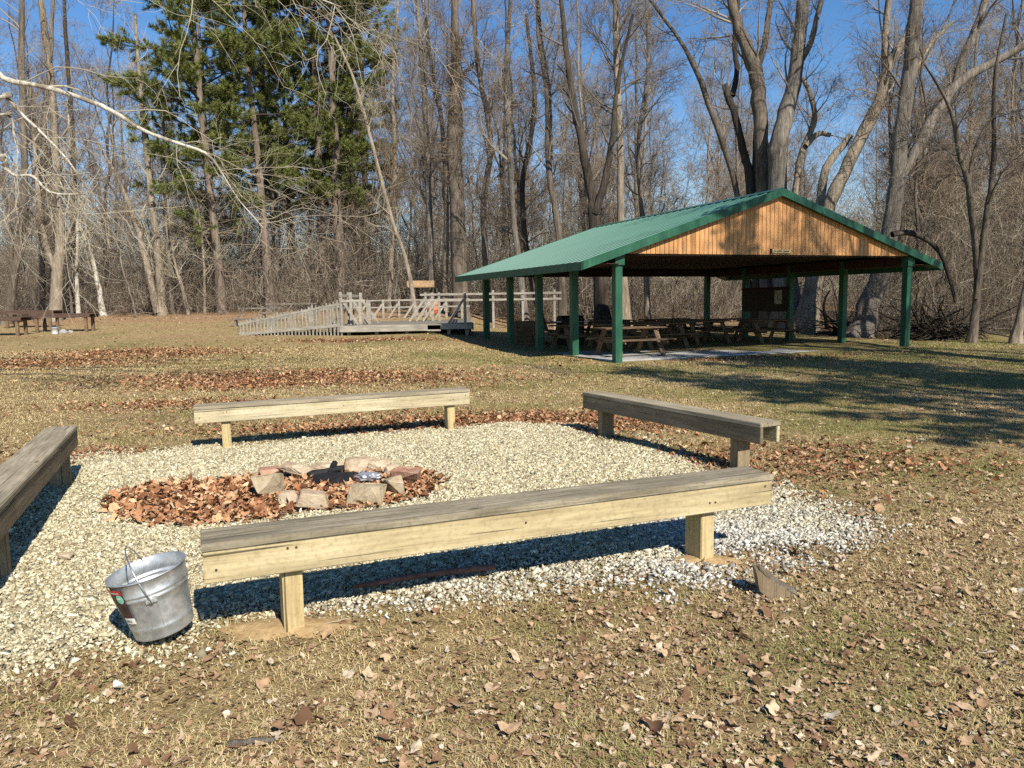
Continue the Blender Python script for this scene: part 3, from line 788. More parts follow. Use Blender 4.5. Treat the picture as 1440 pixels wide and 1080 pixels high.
# notice board hung between two right-hand posts
def notice():
    e = empty('notice_board', ploc(PW - .13, PL * .625, SL), PSI + math.pi / 2, 'dark notice board with one pale sheet between the right-hand pavilion posts', 'notice board')
    B().box((0, 0, 1.42), (PL / 4 - .06, .05, .85)).done('panel', MT['board_dark'], e, .005)
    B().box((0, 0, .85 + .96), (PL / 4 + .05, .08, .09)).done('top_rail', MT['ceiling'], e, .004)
    B().box((-.78, .032, 1.5), (.36, .004, .48)).done('paper_sheet', MT['paper'], e)
    b = B(); [b.box((-.78, .036, 1.64 - .06 * i), (.26 - .05 * (i % 3), .002, .018)) for i in range(5)]
    b.done('writing', MT['ink'], e)
notice()

def picnic_table(u, v, rz, label, mat='picnic', L=1.83):
    e = empty('picnic_table', ploc(u, v, SL), PSI + rz, label, 'picnic table', 'picnic tables under the pavilion')
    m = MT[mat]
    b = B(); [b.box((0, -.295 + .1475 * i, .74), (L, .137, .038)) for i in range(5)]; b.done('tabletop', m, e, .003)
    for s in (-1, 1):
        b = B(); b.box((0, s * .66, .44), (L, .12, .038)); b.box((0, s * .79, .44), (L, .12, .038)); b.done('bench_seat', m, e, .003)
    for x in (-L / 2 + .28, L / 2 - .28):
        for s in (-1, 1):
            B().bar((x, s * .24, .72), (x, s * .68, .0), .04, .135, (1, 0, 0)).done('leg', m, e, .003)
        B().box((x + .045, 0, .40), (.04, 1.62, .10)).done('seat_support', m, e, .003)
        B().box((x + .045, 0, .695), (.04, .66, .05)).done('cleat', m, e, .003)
    return e
def picnic():
    spec = [(1.25, 1.55, 0, 'picnic table nearest the front left pavilion post'), (1.3, 4.6, 0, 'picnic table behind the nearest one on the left side of the slab'), (1.5, 7.6, 0, 'farthest left picnic table near the back of the slab'),
            (4.3, 8.3, 0, 'back row picnic table left of the notice board'), (6.6, 8.2, 0, 'back row picnic table in front of the notice board'), (5.9, 4.9, .06, 'middle row picnic table in the shade left of the sunlit one'),
            (7.9, 4.1, -.04, 'picnic table at the right with its end in the sun'), (4.0, 5.6, 0, 'middle row picnic table at the centre of the slab')]
    spec += [(6.4, 6.6, .03, 'dark picnic table between the back row and the middle row'), (8.2, 6.3, 0, 'dark picnic table beside the right-hand posts under the notice board'), (3.6, 3.9, 0, 'middle picnic table right of the nearest one, deep in the roof shade')]
    for u, v, r, lab in spec: picnic_table(u, v, r, lab)
picnic()

def bin_box():
    e = empty('plank_bin', ploc(.75, PL * .80, SL), PSI, 'wooden plank sided bin by the left pavilion posts', 'storage bin')
    w, d, h = .95, .9, .78
    for nm, c, s in (('side_panel', (0, -d / 2, h / 2), (w, .03, h)), ('side_panel', (0, d / 2, h / 2), (w, .03, h)), ('side_panel', (-w / 2, 0, h / 2), (.03, d - .04, h)), ('side_panel', (w / 2, 0, h / 2), (.03, d - .04, h))):
        b = B(); n = 5
        for i in range(n):
            b.box((c[0], c[1], h * (i + .5) / n), (s[0], s[1], h / n - .012))
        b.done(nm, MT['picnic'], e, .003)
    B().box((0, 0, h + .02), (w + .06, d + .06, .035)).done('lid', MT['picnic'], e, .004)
    e2 = empty('barbecue_grill', ploc(1.95, PL * .70, SL), PSI, 'black barbecue grill cart beside the plank bin', 'grill')
    B().box((0, 0, .42), (.8, .55, .72)).done('cabinet', MT['black'], e2, .02, 2)
    b = B(); n = 10; prof = [Vector((-.4, .27 * math.cos(math.pi * i / n), .80 + .2 * math.sin(math.pi * i / n))) for i in range(n + 1)]
    b.prism(prof, (0, 0, 0), (.8, 0, 0)).done('lid', MT['black'], e2, .004)
    B().tube([(-.3, -.29, .9), (.3, -.29, .9)], .014, 8).done('handle', MT['wire'], e2)
    for s in (-1, 1): B().box((s * .52, 0, .8), (.22, .45, .025)).done('side_shelf', MT['wire'], e2, .004)
    for s in (-1, 1): B().tube([(s * .3, -.2, .06), (s * .34, -.2, .06)], .06, 12).done('wheel', MT['black'], e2)
    for s in (-1, 1): B().box((s * .32, .2, .03), (.05, .05, .07)).done('foot', MT['black'], e2)
bin_box()

# ------------------------------------------------------------------ wooden deck with rails beyond the lawn
def deck():
    FL = at(478, 458, 28.3); FR = at(664, 458, 28.6)
    ux = (FR - FL); ux.z = 0; W = ux.length; ux.normalize()
    rz = math.atan2(ux.y, ux.x)
    z0 = float(gz(FL.x + 2, FL.y)); DZ = .34
    e = empty('timber_deck', (FL.x, FL.y, z0), rz, 'low bleached timber deck with braced post railings across the lawn', 'deck')
    DEP = 8.5; m = MT['deck_wood']
    b = B(); n = 44
    for i in range(n): b.box((W / 2, DEP * (i + .5) / n, DZ), (W, DEP / n - .015, .04))
    b.done('deck_floor', MT['deck_floor'], e)
    B().box((W * .33, -.03, DZ - .10), (W * .66, .05, .24)).done('front_beam', m, e, .004)
    B().box((W * .88, -.03, DZ - .08), (W * .24, .05, .2)).done('front_beam', m, e, .004)
    B().box((W * .71, -.2, DZ - .20), (W * .10, .3, .05)).done('step', m, e, .004)
    B().box((-.03, DEP / 2, DZ - .1), (.05, DEP, .24)).done('side_beam', m, e, .004)
    B().box((W + .03, DEP / 2, DZ - .1), (.05, DEP, .24)).done('side_beam', m, e, .004)
    for x in (.3, W * .27, W * .5, W * .82, W - .2):
        for y in (.2, DEP / 2, DEP - .2): B().box((x, y, DZ / 2 - .14), (.12, .12, DZ + .2)).done('support_post', m, e)
    def post(x, y, h=1.1, br=None, w=.10):
        B().box((x, y, DZ + h / 2 - .1), (w, w, h + .2)).done('rail_post', m, e, .004)
        if br:
            dx, dy = br
            B().bar((x + (.05 if dx > 0 else -.05 if dx < 0 else 0), y + (-.05 if dy < 0 else .05 if dy > 0 else 0), DZ + h * .78), (x + dx, y + dy, DZ + .03), .045, .09).done('brace', m, e, .003)
    def rail(x0, y0, x1, y1, z, hh=.09):
        B().bar((x0, y0, DZ + z), (x1, y1, DZ + z), .04, hh).done('rail', m, e, .003)
    # right hand rail runs back along the deck and on past the pavilion
    ys = [.15, 1.4, 2.7, 4.0, 5.4, 6.8]
    for y in ys: post(W - .25, y, 1.18, (-.62, -.0))
    for z in (1.0, .78): rail(W - .25, 0, W - .25, 7.0, z)
    # back rail
    for i in range(7): post(W * i / 6.5, DEP - .15, 1.0, (-.55, -.3))
    for z in (.95, .62): rail(0, DEP - .15, W, DEP - .15, z, .07)
    # inner raised rail in the middle right
    for x in (W * .60, W * .66, W * .72): post(x, 5.2, 1.25, (-.7, -.5))
    for z in (1.16, .9): rail(W * .55, 5.15, W + 4.0, 5.15, z)
    for x in (W + 1.0, W + 2.3, W + 3.7): B().box((x, 5.22, .75), (.1, .1, 1.8)).done('rail_post', m, e, .004)
    # front left corner cluster with steep braces
    for (x, y, dx) in ((.05, .1, .62), (.3, .9, .7), (.1, 1.7, .75), (.45, 2.6, .7)): post(x, y, 1.25, (dx, -.05), .11)
    for z in (1.12, .82): rail(.05, 0, .35, 3.0, z, .10)
    post(.75, .05, .95); post(.95, 1.2, .95)
    rail(.05, .02, .95, .02, .92)
    # ramp with slatted sides descending to the left
    r = empty('slatted_ramp', (FL.x, FL.y, z0), rz, 'grey timber ramp with slatted picket sides running down to the lawn', 'ramp')
    RL = 4.1
    dirx = Vector((-.93, .25, 0)).normalized(); side = Vector((-dirx.y, dirx.x, 0))
    b = B(); nn = 22
    for i in range(nn):
        t = (i + .5) / nn; c = dirx * RL * t + side * -.6
        b.box((c.x, c.y, DZ * (1 - t) + .05), (RL / nn - .012, 1.1, .035), Matrix.Rotation(math.atan2(dirx.y, dirx.x), 3, 'Z'))
    b.done('ramp_floor', MT['deck_floor'], r)
    for sd, nn in ((-.02, 30), (-1.2, 24)):
        for i in range(nn):
            t = i / (nn - 1); c = dirx * (RL * t - .05) + side * sd
            top = DZ * (1 - t) + .92 - .34 * t + random.uniform(-.05, .04); 
            B().box((c.x, c.y, top / 2 - .05 * t - .02), (.028, .055, top + .1), Matrix.Rotation(math.atan2(dirx.y, dirx.x) + 1.2 + random.uniform(-.2, .2), 3, 'Z')).done('picket', m, r)
        a0 = side * sd * 1.04 + Vector((0, 0, DZ + .82)); a1 = dirx * RL + side * sd * 1.04 + Vector((0, 0, .45))
        B().bar(a0, a1, .04, .08).done('handrail', m, r, .003)
        B().bar(a0 - Vector((0, 0, .78)), a1 - Vector((0, 0, .38)), .05, .12).done('stringer', m, r, .003)
deck()

def low_bench(px, py, D, L, rz, label, mat, H=.45, back=False):
    p = at(px, py, D); q = ong(p.x, p.y)
    e = empty('low_bench', q, rz, label, 'bench')
    B().box((0, 0, H), (L, .32, .06)).done('seat', mat, e, .004)
    for x in (-L * .4, 0, L * .4):
        B().box((x, 0, H / 2 - .06), (.09, .24, H + .06)).done('leg', mat, e, .003)
        if back:
            B().bar((x, .1, .3), (x + .25, .5, .78), .03, .045).done('brace', mat, e)
    if back: B().box((.2, .5, .78), (L, .03, .06)).done('backrest', mat, e)
    return e
low_bench(357, 452, 33, 1.9, .05, 'small grey bench with slanted braces left of the slatted ramp', MT['bark_grey'], .32, True)
low_bench(400, 430, 36, 2.4, .05, 'grey bench with slanted braces behind the slatted ramp', MT['bark_grey'], .36, True)

# far left tables
def far_table(cx, cy, L, rz, label, H=.74, W=.75):
    e = empty('plank_table', ong(cx, cy), rz, label, 'table', 'dark plank tables at the left of the lawn')
    b = B()
    for i in range(4): b.box((0, -W / 2 + W * (i + .5) / 4, H), (L, W / 4 - .012, .05))
    b.done('tabletop', MT['table_dark'], e, .004)
    for s in (-1, 1): B().box((0, s * (W / 2 - .03), H - .085), (L - .1, .04, .12)).done('apron', MT['table_dark'], e, .003)
    for x in (-L / 2 + .25, L / 2 - .25):
        for s in (-1, 1): B().box((x, s * (W / 2 - .1), H / 2 - .08), (.11, .11, H - .02)).done('leg', MT['picnic'], e, .004)
    return e
pt = at(92, 460, 32)
far_table(pt.x, 32.0, 2.5, .02, 'dark plank table with a white bucket beneath it')
pt = at(20, 460, 31.5)
far_table(pt.x - .1, 30.6, 2.4, .03, 'dark plank table cut off by the left edge of the photo')
pt = at(38, 455, 34)
far_table(pt.x, 34.4, 2.4, .0, 'dark plank table behind the other two at the lawn edge')
def pail():
    p = at(77, 465, 31.2); e = empty('white_pail', ong(p.x, 31.2), 0, 'small white pail with dark lid under the far plank table', 'pail')
    B().lathe([(0, .0), (.12, 0), (.13, .02), (.145, .24), (.15, .24), (.15, .26), (.13, .25), (0, .25)], 20).done('body', MT['white_plastic'], e, smooth=True)
    B().lathe([(0, .285), (.15, .28), (.158, .262), (.0, .262)], 20).done('lid', MT['lid_blue'], e)
pail()
def sack(px, D, lab, s, seed):
    p = at(px, 465, D); q = ong(p.x, D)
    bm = bmesh.new(); bmesh.ops.create_icosphere(bm, subdivisions=3, radius=1); r = random.Random(seed)
    for v in bm.verts:
        f = 1 + .1 * math.sin(v.co.x * 5 + seed) * math.cos(v.co.y * 4) + r.gauss(0, .03)
        v.co = Vector((v.co.x * s * f, v.co.y * s * .8 * f, max(v.co.z * s * .75 * f, -.35 * s)))
    me = bpy.data.meshes.new('grey_sack'); bm.to_mesh(me); bm.free(); me.materials.append(MT['paper_grey']); 
    o = bpy.data.objects.new('grey_sack', me); COL.objects.link(o); o.location = (q.x, q.y, q.z + .3 * s)
    tag(o, lab, 'sack')
MT['paper_grey'] = flat('grey_sacking', (.30, .28, .25), .9)
sack(89, 31.3, 'grey sack beside the white pail under the far plank table', .17, 1)
sack(99, 31.5, 'smaller grey sack right of the other under the far plank table', .12, 4)

def rail_fence(pts, label, h=.95, nr=3):
    c = Vector(pts[0]); e = empty('rail_fence', c, 0, label, 'fence')
    for p in pts: B().box(Vector(p) - c + Vector((0, 0, h / 2 - .05)), (.12, .12, h + .1)).done('post', MT['bark_grey'], e, .005)
    for a, b_ in zip(pts, pts[1:]):
        for k in range(nr):
            z = h * (k + .7) / (nr + .1)
            B().bar(Vector(a) - c + Vector((0, .07, z)), Vector(b_) - c + Vector((0, .07, z + random.uniform(-.04, .04))), .05, .10).done('rail', MT['deck_wood'], e, .004)
def fpts(pxs, D): 
    out = []
    for i, x in enumerate(pxs):
        p = at(x, 430, D + (i % 2) * .3); out.append(ong(p.x, p.y))
    return out
rail_fence(fpts([186, 212, 240, 268, 292], 46), 'weathered rail fence at the wood edge left of the double trunk')
rail_fence(fpts([18, 45, 70], 45), 'low mossy rail fence behind the far left tables')

def tank():
    p = at(609, 432, 38.6); q = ong(p.x, 38.6); e = empty('orange_drum', q + Vector((0, 0, 0)), 0, 'faded orange plastic drum standing beyond the deck', 'drum'); e.scale = (.95, .95, .72)
    h = .95; z1 = 1.3
    B().lathe([(0, 0), (.26, 0), (.29, .03), (.29, .28), (.305, .3), (.305, .33), (.29, .35), (.29, .62), (.305, .64), (.305, .67), (.29, .69), (.29, .9), (.26, .94), (0, .94)], 24).done('drum_shell', MT['orange_plastic'], e, smooth=True)
    B().lathe([(0, .965), (.05, .965), (.05, .94)], 10).done('bung', MT['black'], e)
tank()
def kiosk():
    p = at(592, 410, 39.2); q = ong(p.x, 39.2); e = empty('roofed_kiosk', q, .1, 'small tan roofed kiosk at the wood edge beyond the deck', 'kiosk')
    for s in (-1, 1): B().box((s * .55, 0, .65), (.1, .1, 1.5)).done('post', MT['bark_brown'], e, .005)
    b = B(); b.prism([Vector((-.68, -.42, 1.36)), Vector((-.68, 0, 1.66)), Vector((-.68, .42, 1.36)), Vector((-.68, .42, 1.31)), Vector((-.68, 0, 1.60)), Vector((-.68, -.42, 1.31))], (0, 0, 0), (1.36, 0, 0)).done('roof', MT['tan_roof'], e)
    B().box((0, 0, .5), (1.0, .05, .25)).done('cross_board', MT['bark_brown'], e, .005)
kiosk()

# ------------------------------------------------------------------ trees
def nrm(a): return a / (np.linalg.norm(a, axis=-1, keepdims=True) + 1e-9)

def tubes(P, R, k):
    """P (N,S,3), R (N,S) -> verts, quads"""
    N, S, _ = P.shape
    T = np.empty_like(P); T[:, 1:-1] = P[:, 2:] - P[:, :-2]; T[:, 0] = P[:, 1] - P[:, 0]; T[:, -1] = P[:, -1] - P[:, -2]
    T = nrm(T); ov = nrm(P[:, -1] - P[:, 0]); ref = np.zeros((N, 3)); ref[np.arange(N), np.argmin(np.abs(ov), 1)] = 1
    U = nrm(np.cross(T, ref[:, None, :])); W = np.cross(T, U)
    a = np.arange(k) * 2 * np.pi / k
    RR = np.repeat(R[:, :, None], k, 2)
    if k >= 8: RR = RR * (1 + rng.normal(0, .075, (N, 1, k)) + rng.normal(0, .035, (N, S, k)) + rng.normal(0, .03, (N, S, 1)))
    V = P[:, :, None, :] + RR[:, :, :, None] * (U[:, :, None, :] * np.cos(a)[:, None] + W[:, :, None, :] * np.sin(a)[:, None])
    n, s, j = np.meshgrid(np.arange(N), np.arange(S - 1), np.arange(k), indexing='ij')
    b = n * S * k + s * k; j2 = (j + 1) % k
    Q = np.stack([b + j, b + j2, b + k + j2, b + k + j], -1).reshape(-1, 4)
    return V.reshape(-1, 3), Q

class Geo:
    def __init__(s): s.V = []; s.Q = []; s.T = []; s.n = 0
    def add(s, V, Q=None, T=None):
        s.V.append(V)
        if Q is not None: s.Q.append(Q + s.n)
        if T is not None: s.T.append(T + s.n)
        s.n += len(V)
    def build(s, name, mat, parent=None, smooth=True):
        return npmesh(name, np.concatenate(s.V), np.concatenate(s.Q) if s.Q else None, np.concatenate(s.T) if s.T else None, mat, parent, smooth)

def grow(start, d, L, S, wig, trop):
    N = len(start); P = np.empty((N, S, 3)); P[:, 0] = start; d = nrm(d)
    for i in range(1, S):
        d = nrm(d + rng.normal(0, wig, (N, 3)) + np.array([0, 0, trop]))
        P[:, i] = P[:, i - 1] + d * (L / (S - 1))[:, None]
    return P

def spawn(P, R, n, t0, t1, a0, a1, l0, l1, S, wig, trop, rf=.55, rmin=.004, flat_=0.0, taperL=.55):
    N, S0, _ = P.shape
    pl = np.linalg.norm(P[:, -1] - P[:, 0], axis=1)
    w = pl / pl.sum(); i = rng.choice(N, n, p=w); t = rng.uniform(t0, t1, n); f = t * (S0 - 1); k = np.minimum(f.astype(int), S0 - 2); u = (f - k)[:, None]
    pos = P[i, k] * (1 - u) + P[i, k + 1] * u
    tan = nrm(P[i, k + 1] - P[i, k]); rad = R[i, k] * (1 - u[:, 0]) + R[i, k + 1] * u[:, 0]
    rv = rng.normal(0, 1, (n, 3)); rv[:, 2] *= (1 - flat_)
    perp = nrm(rv - tan * (rv * tan).sum(1, keepdims=True))
    a = rng.uniform(a0, a1, n)[:, None]
    d = tan * np.cos(a) + perp * np.sin(a)
    L = rng.uniform(l0, l1, n) * (1 - taperL * t)
    P2 = grow(pos, d, L, S, wig, trop)
    r0 = np.clip(rad * rf * rng.uniform(.6, 1, n), rmin, None)
    r0 = np.minimum(r0, np.maximum(L * .021, rmin)); R2 = r0[:, None] * np.linspace(1, .2, S)[None]
    return P2, np.maximum(R2, rmin * .6)

def spline(pts, n):
    pts = np.array(pts, float); m = len(pts)
    ext = np.vstack([2 * pts[0] - pts[1], pts, 2 * pts[-1] - pts[-2]])
    out = []
    for s in np.linspace(0, m - 1, n):
        i = min(int(s), m - 2); u = s - i; p0, p1, p2, p3 = ext[i:i + 4]
        out.append(.5 * ((2 * p1) + (p2 - p0) * u + (2 * p0 - 5 * p1 + 4 * p2 - p3) * u * u + (3 * p1 - p0 - 3 * p2 + p3) * u ** 3))
    return np.array(out)

def stem(pts, D, n=22, sway=.0, base=True, dd=0.0):
    """pts (px, py, width px) up a stem; D distance; dd depth gained along the stem"""
    q = []
    m = len(pts)
    for i, (px, py, w) in enumerate(pts):
        Dd = D + dd * i / max(1, m - 1) + (sway * math.sin(i * 2.3 + px) if i else 0)
        p = at(px, py, Dd); q.append((p.x, p.y, p.z, w * .5 * D / FPX * (.8 if w > 10 else .92)))
    if base:
        z = float(gz(q[0][0], q[0][1])); q[0] = (q[0][0], q[0][1], z - .15, q[0][3])
    s = spline(q, n)
    P = s[:, :3]; R = np.maximum(s[:, 3], .012)
    if base:
        zz = P[:, 2] - P[0, 2]; R = R * (1 + .45 * np.exp(-zz / .35))
    P[1:-1] += rng.normal(0, .25, (n - 2, 3)) * R[1:-1, None] * .35
    return P[None], R[None]

def bare_tree(name, label, stems, tr_mat, tw_mat, cfg, group=None, cat='tree', limbs_as_parts=True, moff=None):
    """stems: list of (P,R); first one is the trunk"""
    base = stems[0][0][0, 0].copy(); o3 = np.array([base[0], base[1], base[2]])
    e = empty(name, Vector(o3), 0, label, cat, group)
    for i, (P, R) in enumerate(stems):
        V, Q = tubes(P - o3, R, 10 if i == 0 else 8)
        npmesh('trunk' if i == 0 else 'limb', V, Q, mat=tr_mat, parent=e, smooth=True)
    # crown
    S0 = max(s[0].shape[1] for s in stems)
    def rs(P, R):
        idx = np.linspace(0, P.shape[1] - 1, S0); k = np.minimum(idx.astype(int), P.shape[1] - 2); u = (idx - k)
        return P[:, k] * (1 - u)[None, :, None] + P[:, k + 1] * u[None, :, None], R[:, k] * (1 - u) + R[:, k + 1] * u
    SP = [rs(*s) for s in stems]; P = np.concatenate([s[0] for s in SP]); R = np.concatenate([s[1] for s in SP])
    g = Geo(); lv = [(P, R)]
    for li, c in enumerate(cfg):
        src = lv[c.get('src', -1)]
        P2, R2 = spawn(*src, c['n'], c.get('t0', .3), c.get('t1', 1), c.get('a0', .5), c.get('a1', 1.1), c['l0'], c['l1'], c.get('S', 5), c.get('w', .16), c.get('tr', .04), c.get('rf', .5), c.get('rm', .006), c.get('fl', 0), c.get('tl', .5))
        g.add(*tubes(P2 - o3, R2, c.get('k', 4))); lv.append((P2, R2))
    g.build('crown', tw_mat, e)
    return e

def CFG(s=1.0, d=1.0, t0=.35, tr=.05, up=True):
    """limb, branch, twig, fine twig"""
    return [dict(n=int(26 * d), t0=t0, t1=.98, a0=.5, a1=1.0, l0=2.6 * s, l1=5.0 * s, S=7, w=.14, tr=tr, rf=.42, rm=.016, k=5),
            dict(n=int(150 * d), t0=.2, t1=1, a0=.4, a1=1.0, l0=1.2 * s, l1=2.4 * s, S=5, w=.15, tr=tr, rf=.5, rm=.010, k=4),
            dict(n=int(750 * d), t0=.15, t1=1, a0=.4, a1=1.0, l0=.6 * s, l1=1.3 * s, S=4, w=.16, tr=tr * .6, rf=.55, rm=.0065, k=3),
            dict(n=int(2000 * d), t0=.1, t1=1, a0=.4, a1=1.0, l0=.3 * s, l1=.75 * s, S=3, w=.16, tr=tr * .4, rf=.6, rm=.0045, k=3)]

# --- trees you can point at, right behind the pavilion
bare_tree('maple_tree', 'tall leafless tree with thick leaning trunk over the right end of the pavilion roof',
          [stem([(1205, 475, 42), (1232, 400, 34), (1256, 300, 29), (1268, 180, 24), (1290, 0, 21), (1305, -150, 18), (1320, -420, 9)], 27.5, 30, .2),
           stem([(1258, 270, 14), (1285, 215, 18), (1312, 165, 19), (1350, 115, 17), (1400, 85, 14), (1470, 45, 10), (1560, -40, 5)], 27.3, 26, .2, False),
           stem([(1343, 122, 15), (1355, 80, 14), (1372, 40, 14), (1390, -20, 12), (1410, -160, 6)], 27.4, 16, .2, False)],
          MT['bark_grey'], MT['twig_dark'], CFG(.9, .9, .35))
bare_tree('sycamore_tree', 'tan sycamore leaning right behind the pavilion gable',
          [stem([(1130, 470, 40), (1165, 300, 24), (1188, 240, 22), (1215, 185, 21), (1238, 140, 20), (1250, 90, 16), (1278, 45, 14), (1300, -20, 10), (1330, -200, 5)], 31, 30, .2),
           stem([(1246, 120, 15), (1245, 60, 13), (1248, 20, 12), (1255, -60, 9), (1262, -220, 4)], 31, 14, .2, False),
           stem([(1150, 300, 14), (1162, 235, 14), (1185, 205, 12), (1196, 190, 9)], 31.5, 10, .1, False),
           stem([(1262, 135, 10), (1285, 100, 9), (1310, 60, 7), (1340, 30, 4)], 31, 12, .2, False)],
          MT['bark_tan'], MT['twig_grey'], CFG(.8, .6, .45))
bare_tree('maple_tree', 'thick forked tree with dark straight trunk rising behind the ridge of the pavilion',
          [stem([(1085, 470, 34), (1072, 260, 24), (1068, 160, 23), (1060, 95, 24), (1038, 40, 17), (1025, -30, 14), (1015, -250, 6)], 33, 28, .2),
           stem([(1064, 100, 14), (1076, 60, 11), (1082, 10, 9), (1095, -60, 6)], 33, 14, .2, False)],
          MT['bark_brown'], MT['twig_grey'], CFG(.85, .8, .45))
bare_tree('maple_tree', 'thick pale-sided tree curving right behind the ridge of the pavilion',
          [stem([(1108, 475, 44), (1092, 255, 29), (1098, 190, 27), (1112, 140, 24), (1122, 80, 21), (1130, 0, 19), (1140, -150, 14), (1160, -350, 6)], 32, 28, .2),
           stem([(1126, 85, 10), (1140, 60, 9), (1150, 20, 8), (1170, -40, 4)], 32, 12, .2, False)],
          MT['bark_grey'], MT['twig_grey'], CFG(.8, .7, .45))
bare_tree('slender_tree', 'slender curved dark trunk left of the pavilion ridge',
          [stem([(1060, 470, 16), (1038, 275, 9), (1012, 190, 10), (992, 130, 9), (975, 90, 8), (960, 62, 6), (930, 20, 5), (870, -60, 3)], 34, 24, .2)],
          MT['bark_brown'], MT['twig_grey'], CFG(.55, .35, .5))
bare_tree('broken_tree', 'dark trunk with a snapped top beside the pavilion ridge',
          [stem([(1070, 470, 24), (1055, 265, 15), (1046, 215, 14), (1033, 160, 12), (1024, 135, 12), (1019, 118, 9)], 33.5, 22, .15),
           stem([(1030, 135, 8), (1036, 100, 8), (1033, 60, 7), (1040, -30, 5), (1045, -160, 3)], 33.5, 14, .2, False),
           stem([(1060, 270, 8), (1062, 190, 7), (1066, 130, 5)], 33.7, 10, .1, False)],
          MT['bark_dark'], MT['twig_dark'], CFG(.55, .4, .6))
bare_tree('gnarled_tree', 'gnarled small tree between the pale trunk and the leaning sycamore',
          [stem([(1115, 470, 20), (1118, 275, 11), (1128, 215, 10), (1145, 170, 8), (1140, 135, 7), (1128, 110, 5)], 34, 20, .15),
           stem([(1133, 205, 7), (1150, 188, 8), (1168, 190, 6)], 34, 8, .1, False)],
          MT['bark_tan'], MT['twig_grey'], CFG(.5, .4, .5))
bare_tree('understory_tree', 'small double-stemmed dark tree right of the pavilion',
          [stem([(1365, 480, 17), (1375, 400, 12), (1363, 270, 9), (1350, 220, 7), (1335, 150, 5), (1300, 90, 3)], 23.5, 20, .15),
           stem([(1372, 420, 9), (1385, 320, 9), (1397, 230, 7), (1398, 120, 5), (1415, 20, 3)], 23.6, 16, .15, False),
           stem([(1362, 268, 6), (1368, 220, 5), (1385, 180, 4), (1410, 150, 3)], 23.4, 10, .15, False)],
          MT['bark_brown'], MT['twig_dark'], CFG(.5, .55, .25))
bare_tree('understory_tree', 'pale leaning trunk at the right edge of the photo',
          [stem([(1428, 482, 20), (1440, 420, 14), (1462, 330, 12), (1480, 200, 9), (1490, 60, 6)], 23, 16, .15)],
          MT['bark_tan'], MT['twig_grey'], CFG(.6, .5, .3))
# fallen limb hanging in the brush right of the roof
bare_tree('arching_branch', 'dark broken limb arching over the brush right of the roof eave',
          [stem([(1255, 330, 9), (1275, 327, 9), (1300, 335, 8), (1322, 355, 7), (1335, 390, 6), (1344, 425, 5)], 25, 16, .1, False)],
          MT['bark_dark'], MT['twig_dark'], CFG(.25, .15, .2), cat='fallen limb')
# --- behind the left roof slope
bare_tree('forked_tree', 'dark trunk forking into a V above the left roof slope',
          [stem([(850, 440, 30), (836, 315, 20), (832, 275, 17), (820, 215, 15), (806, 140, 12), (795, 60, 8), (780, -80, 4)], 33, 24, .2),
           stem([(836, 300, 15), (850, 255, 12), (860, 200, 9), (868, 120, 6), (890, 20, 4)], 33, 16, .2, False)],
          MT['bark_dark'], MT['twig_dark'], CFG(.85, .75, .4))
bare_tree('straight_tree', 'straight pale-barked tree standing right of the V-forked trunk',
          [stem([(880, 440, 20), (873, 300, 13), (872, 200, 12), (868, 100, 10), (866, 0, 9), (862, -200, 5)], 34, 24, .2)],
          MT['bark_tan'], MT['twig_dark'], CFG(.9, .9, .4))
bare_tree('slender_tree', 'slender dark trunk left of the V-forked one above the eave',
          [stem([(792, 440, 18), (786, 330, 12), (772, 240, 11), (770, 130, 10), (758, 40, 8), (750, -120, 4)], 34.5, 24, .2)],
          MT['bark_brown'], MT['twig_grey'], CFG(.8, .8, .35))
bare_tree('slender_tree', 'crooked slender tree between the vine-wrapped trunk and the eave',
          [stem([(742, 440, 14), (722, 300, 9), (716, 200, 8), (712, 100, 7), (718, 0, 6), (722, -120, 3)], 35, 24, .25)],
          MT['bark_grey'], MT['twig_grey'], CFG(.8, .85, .3))
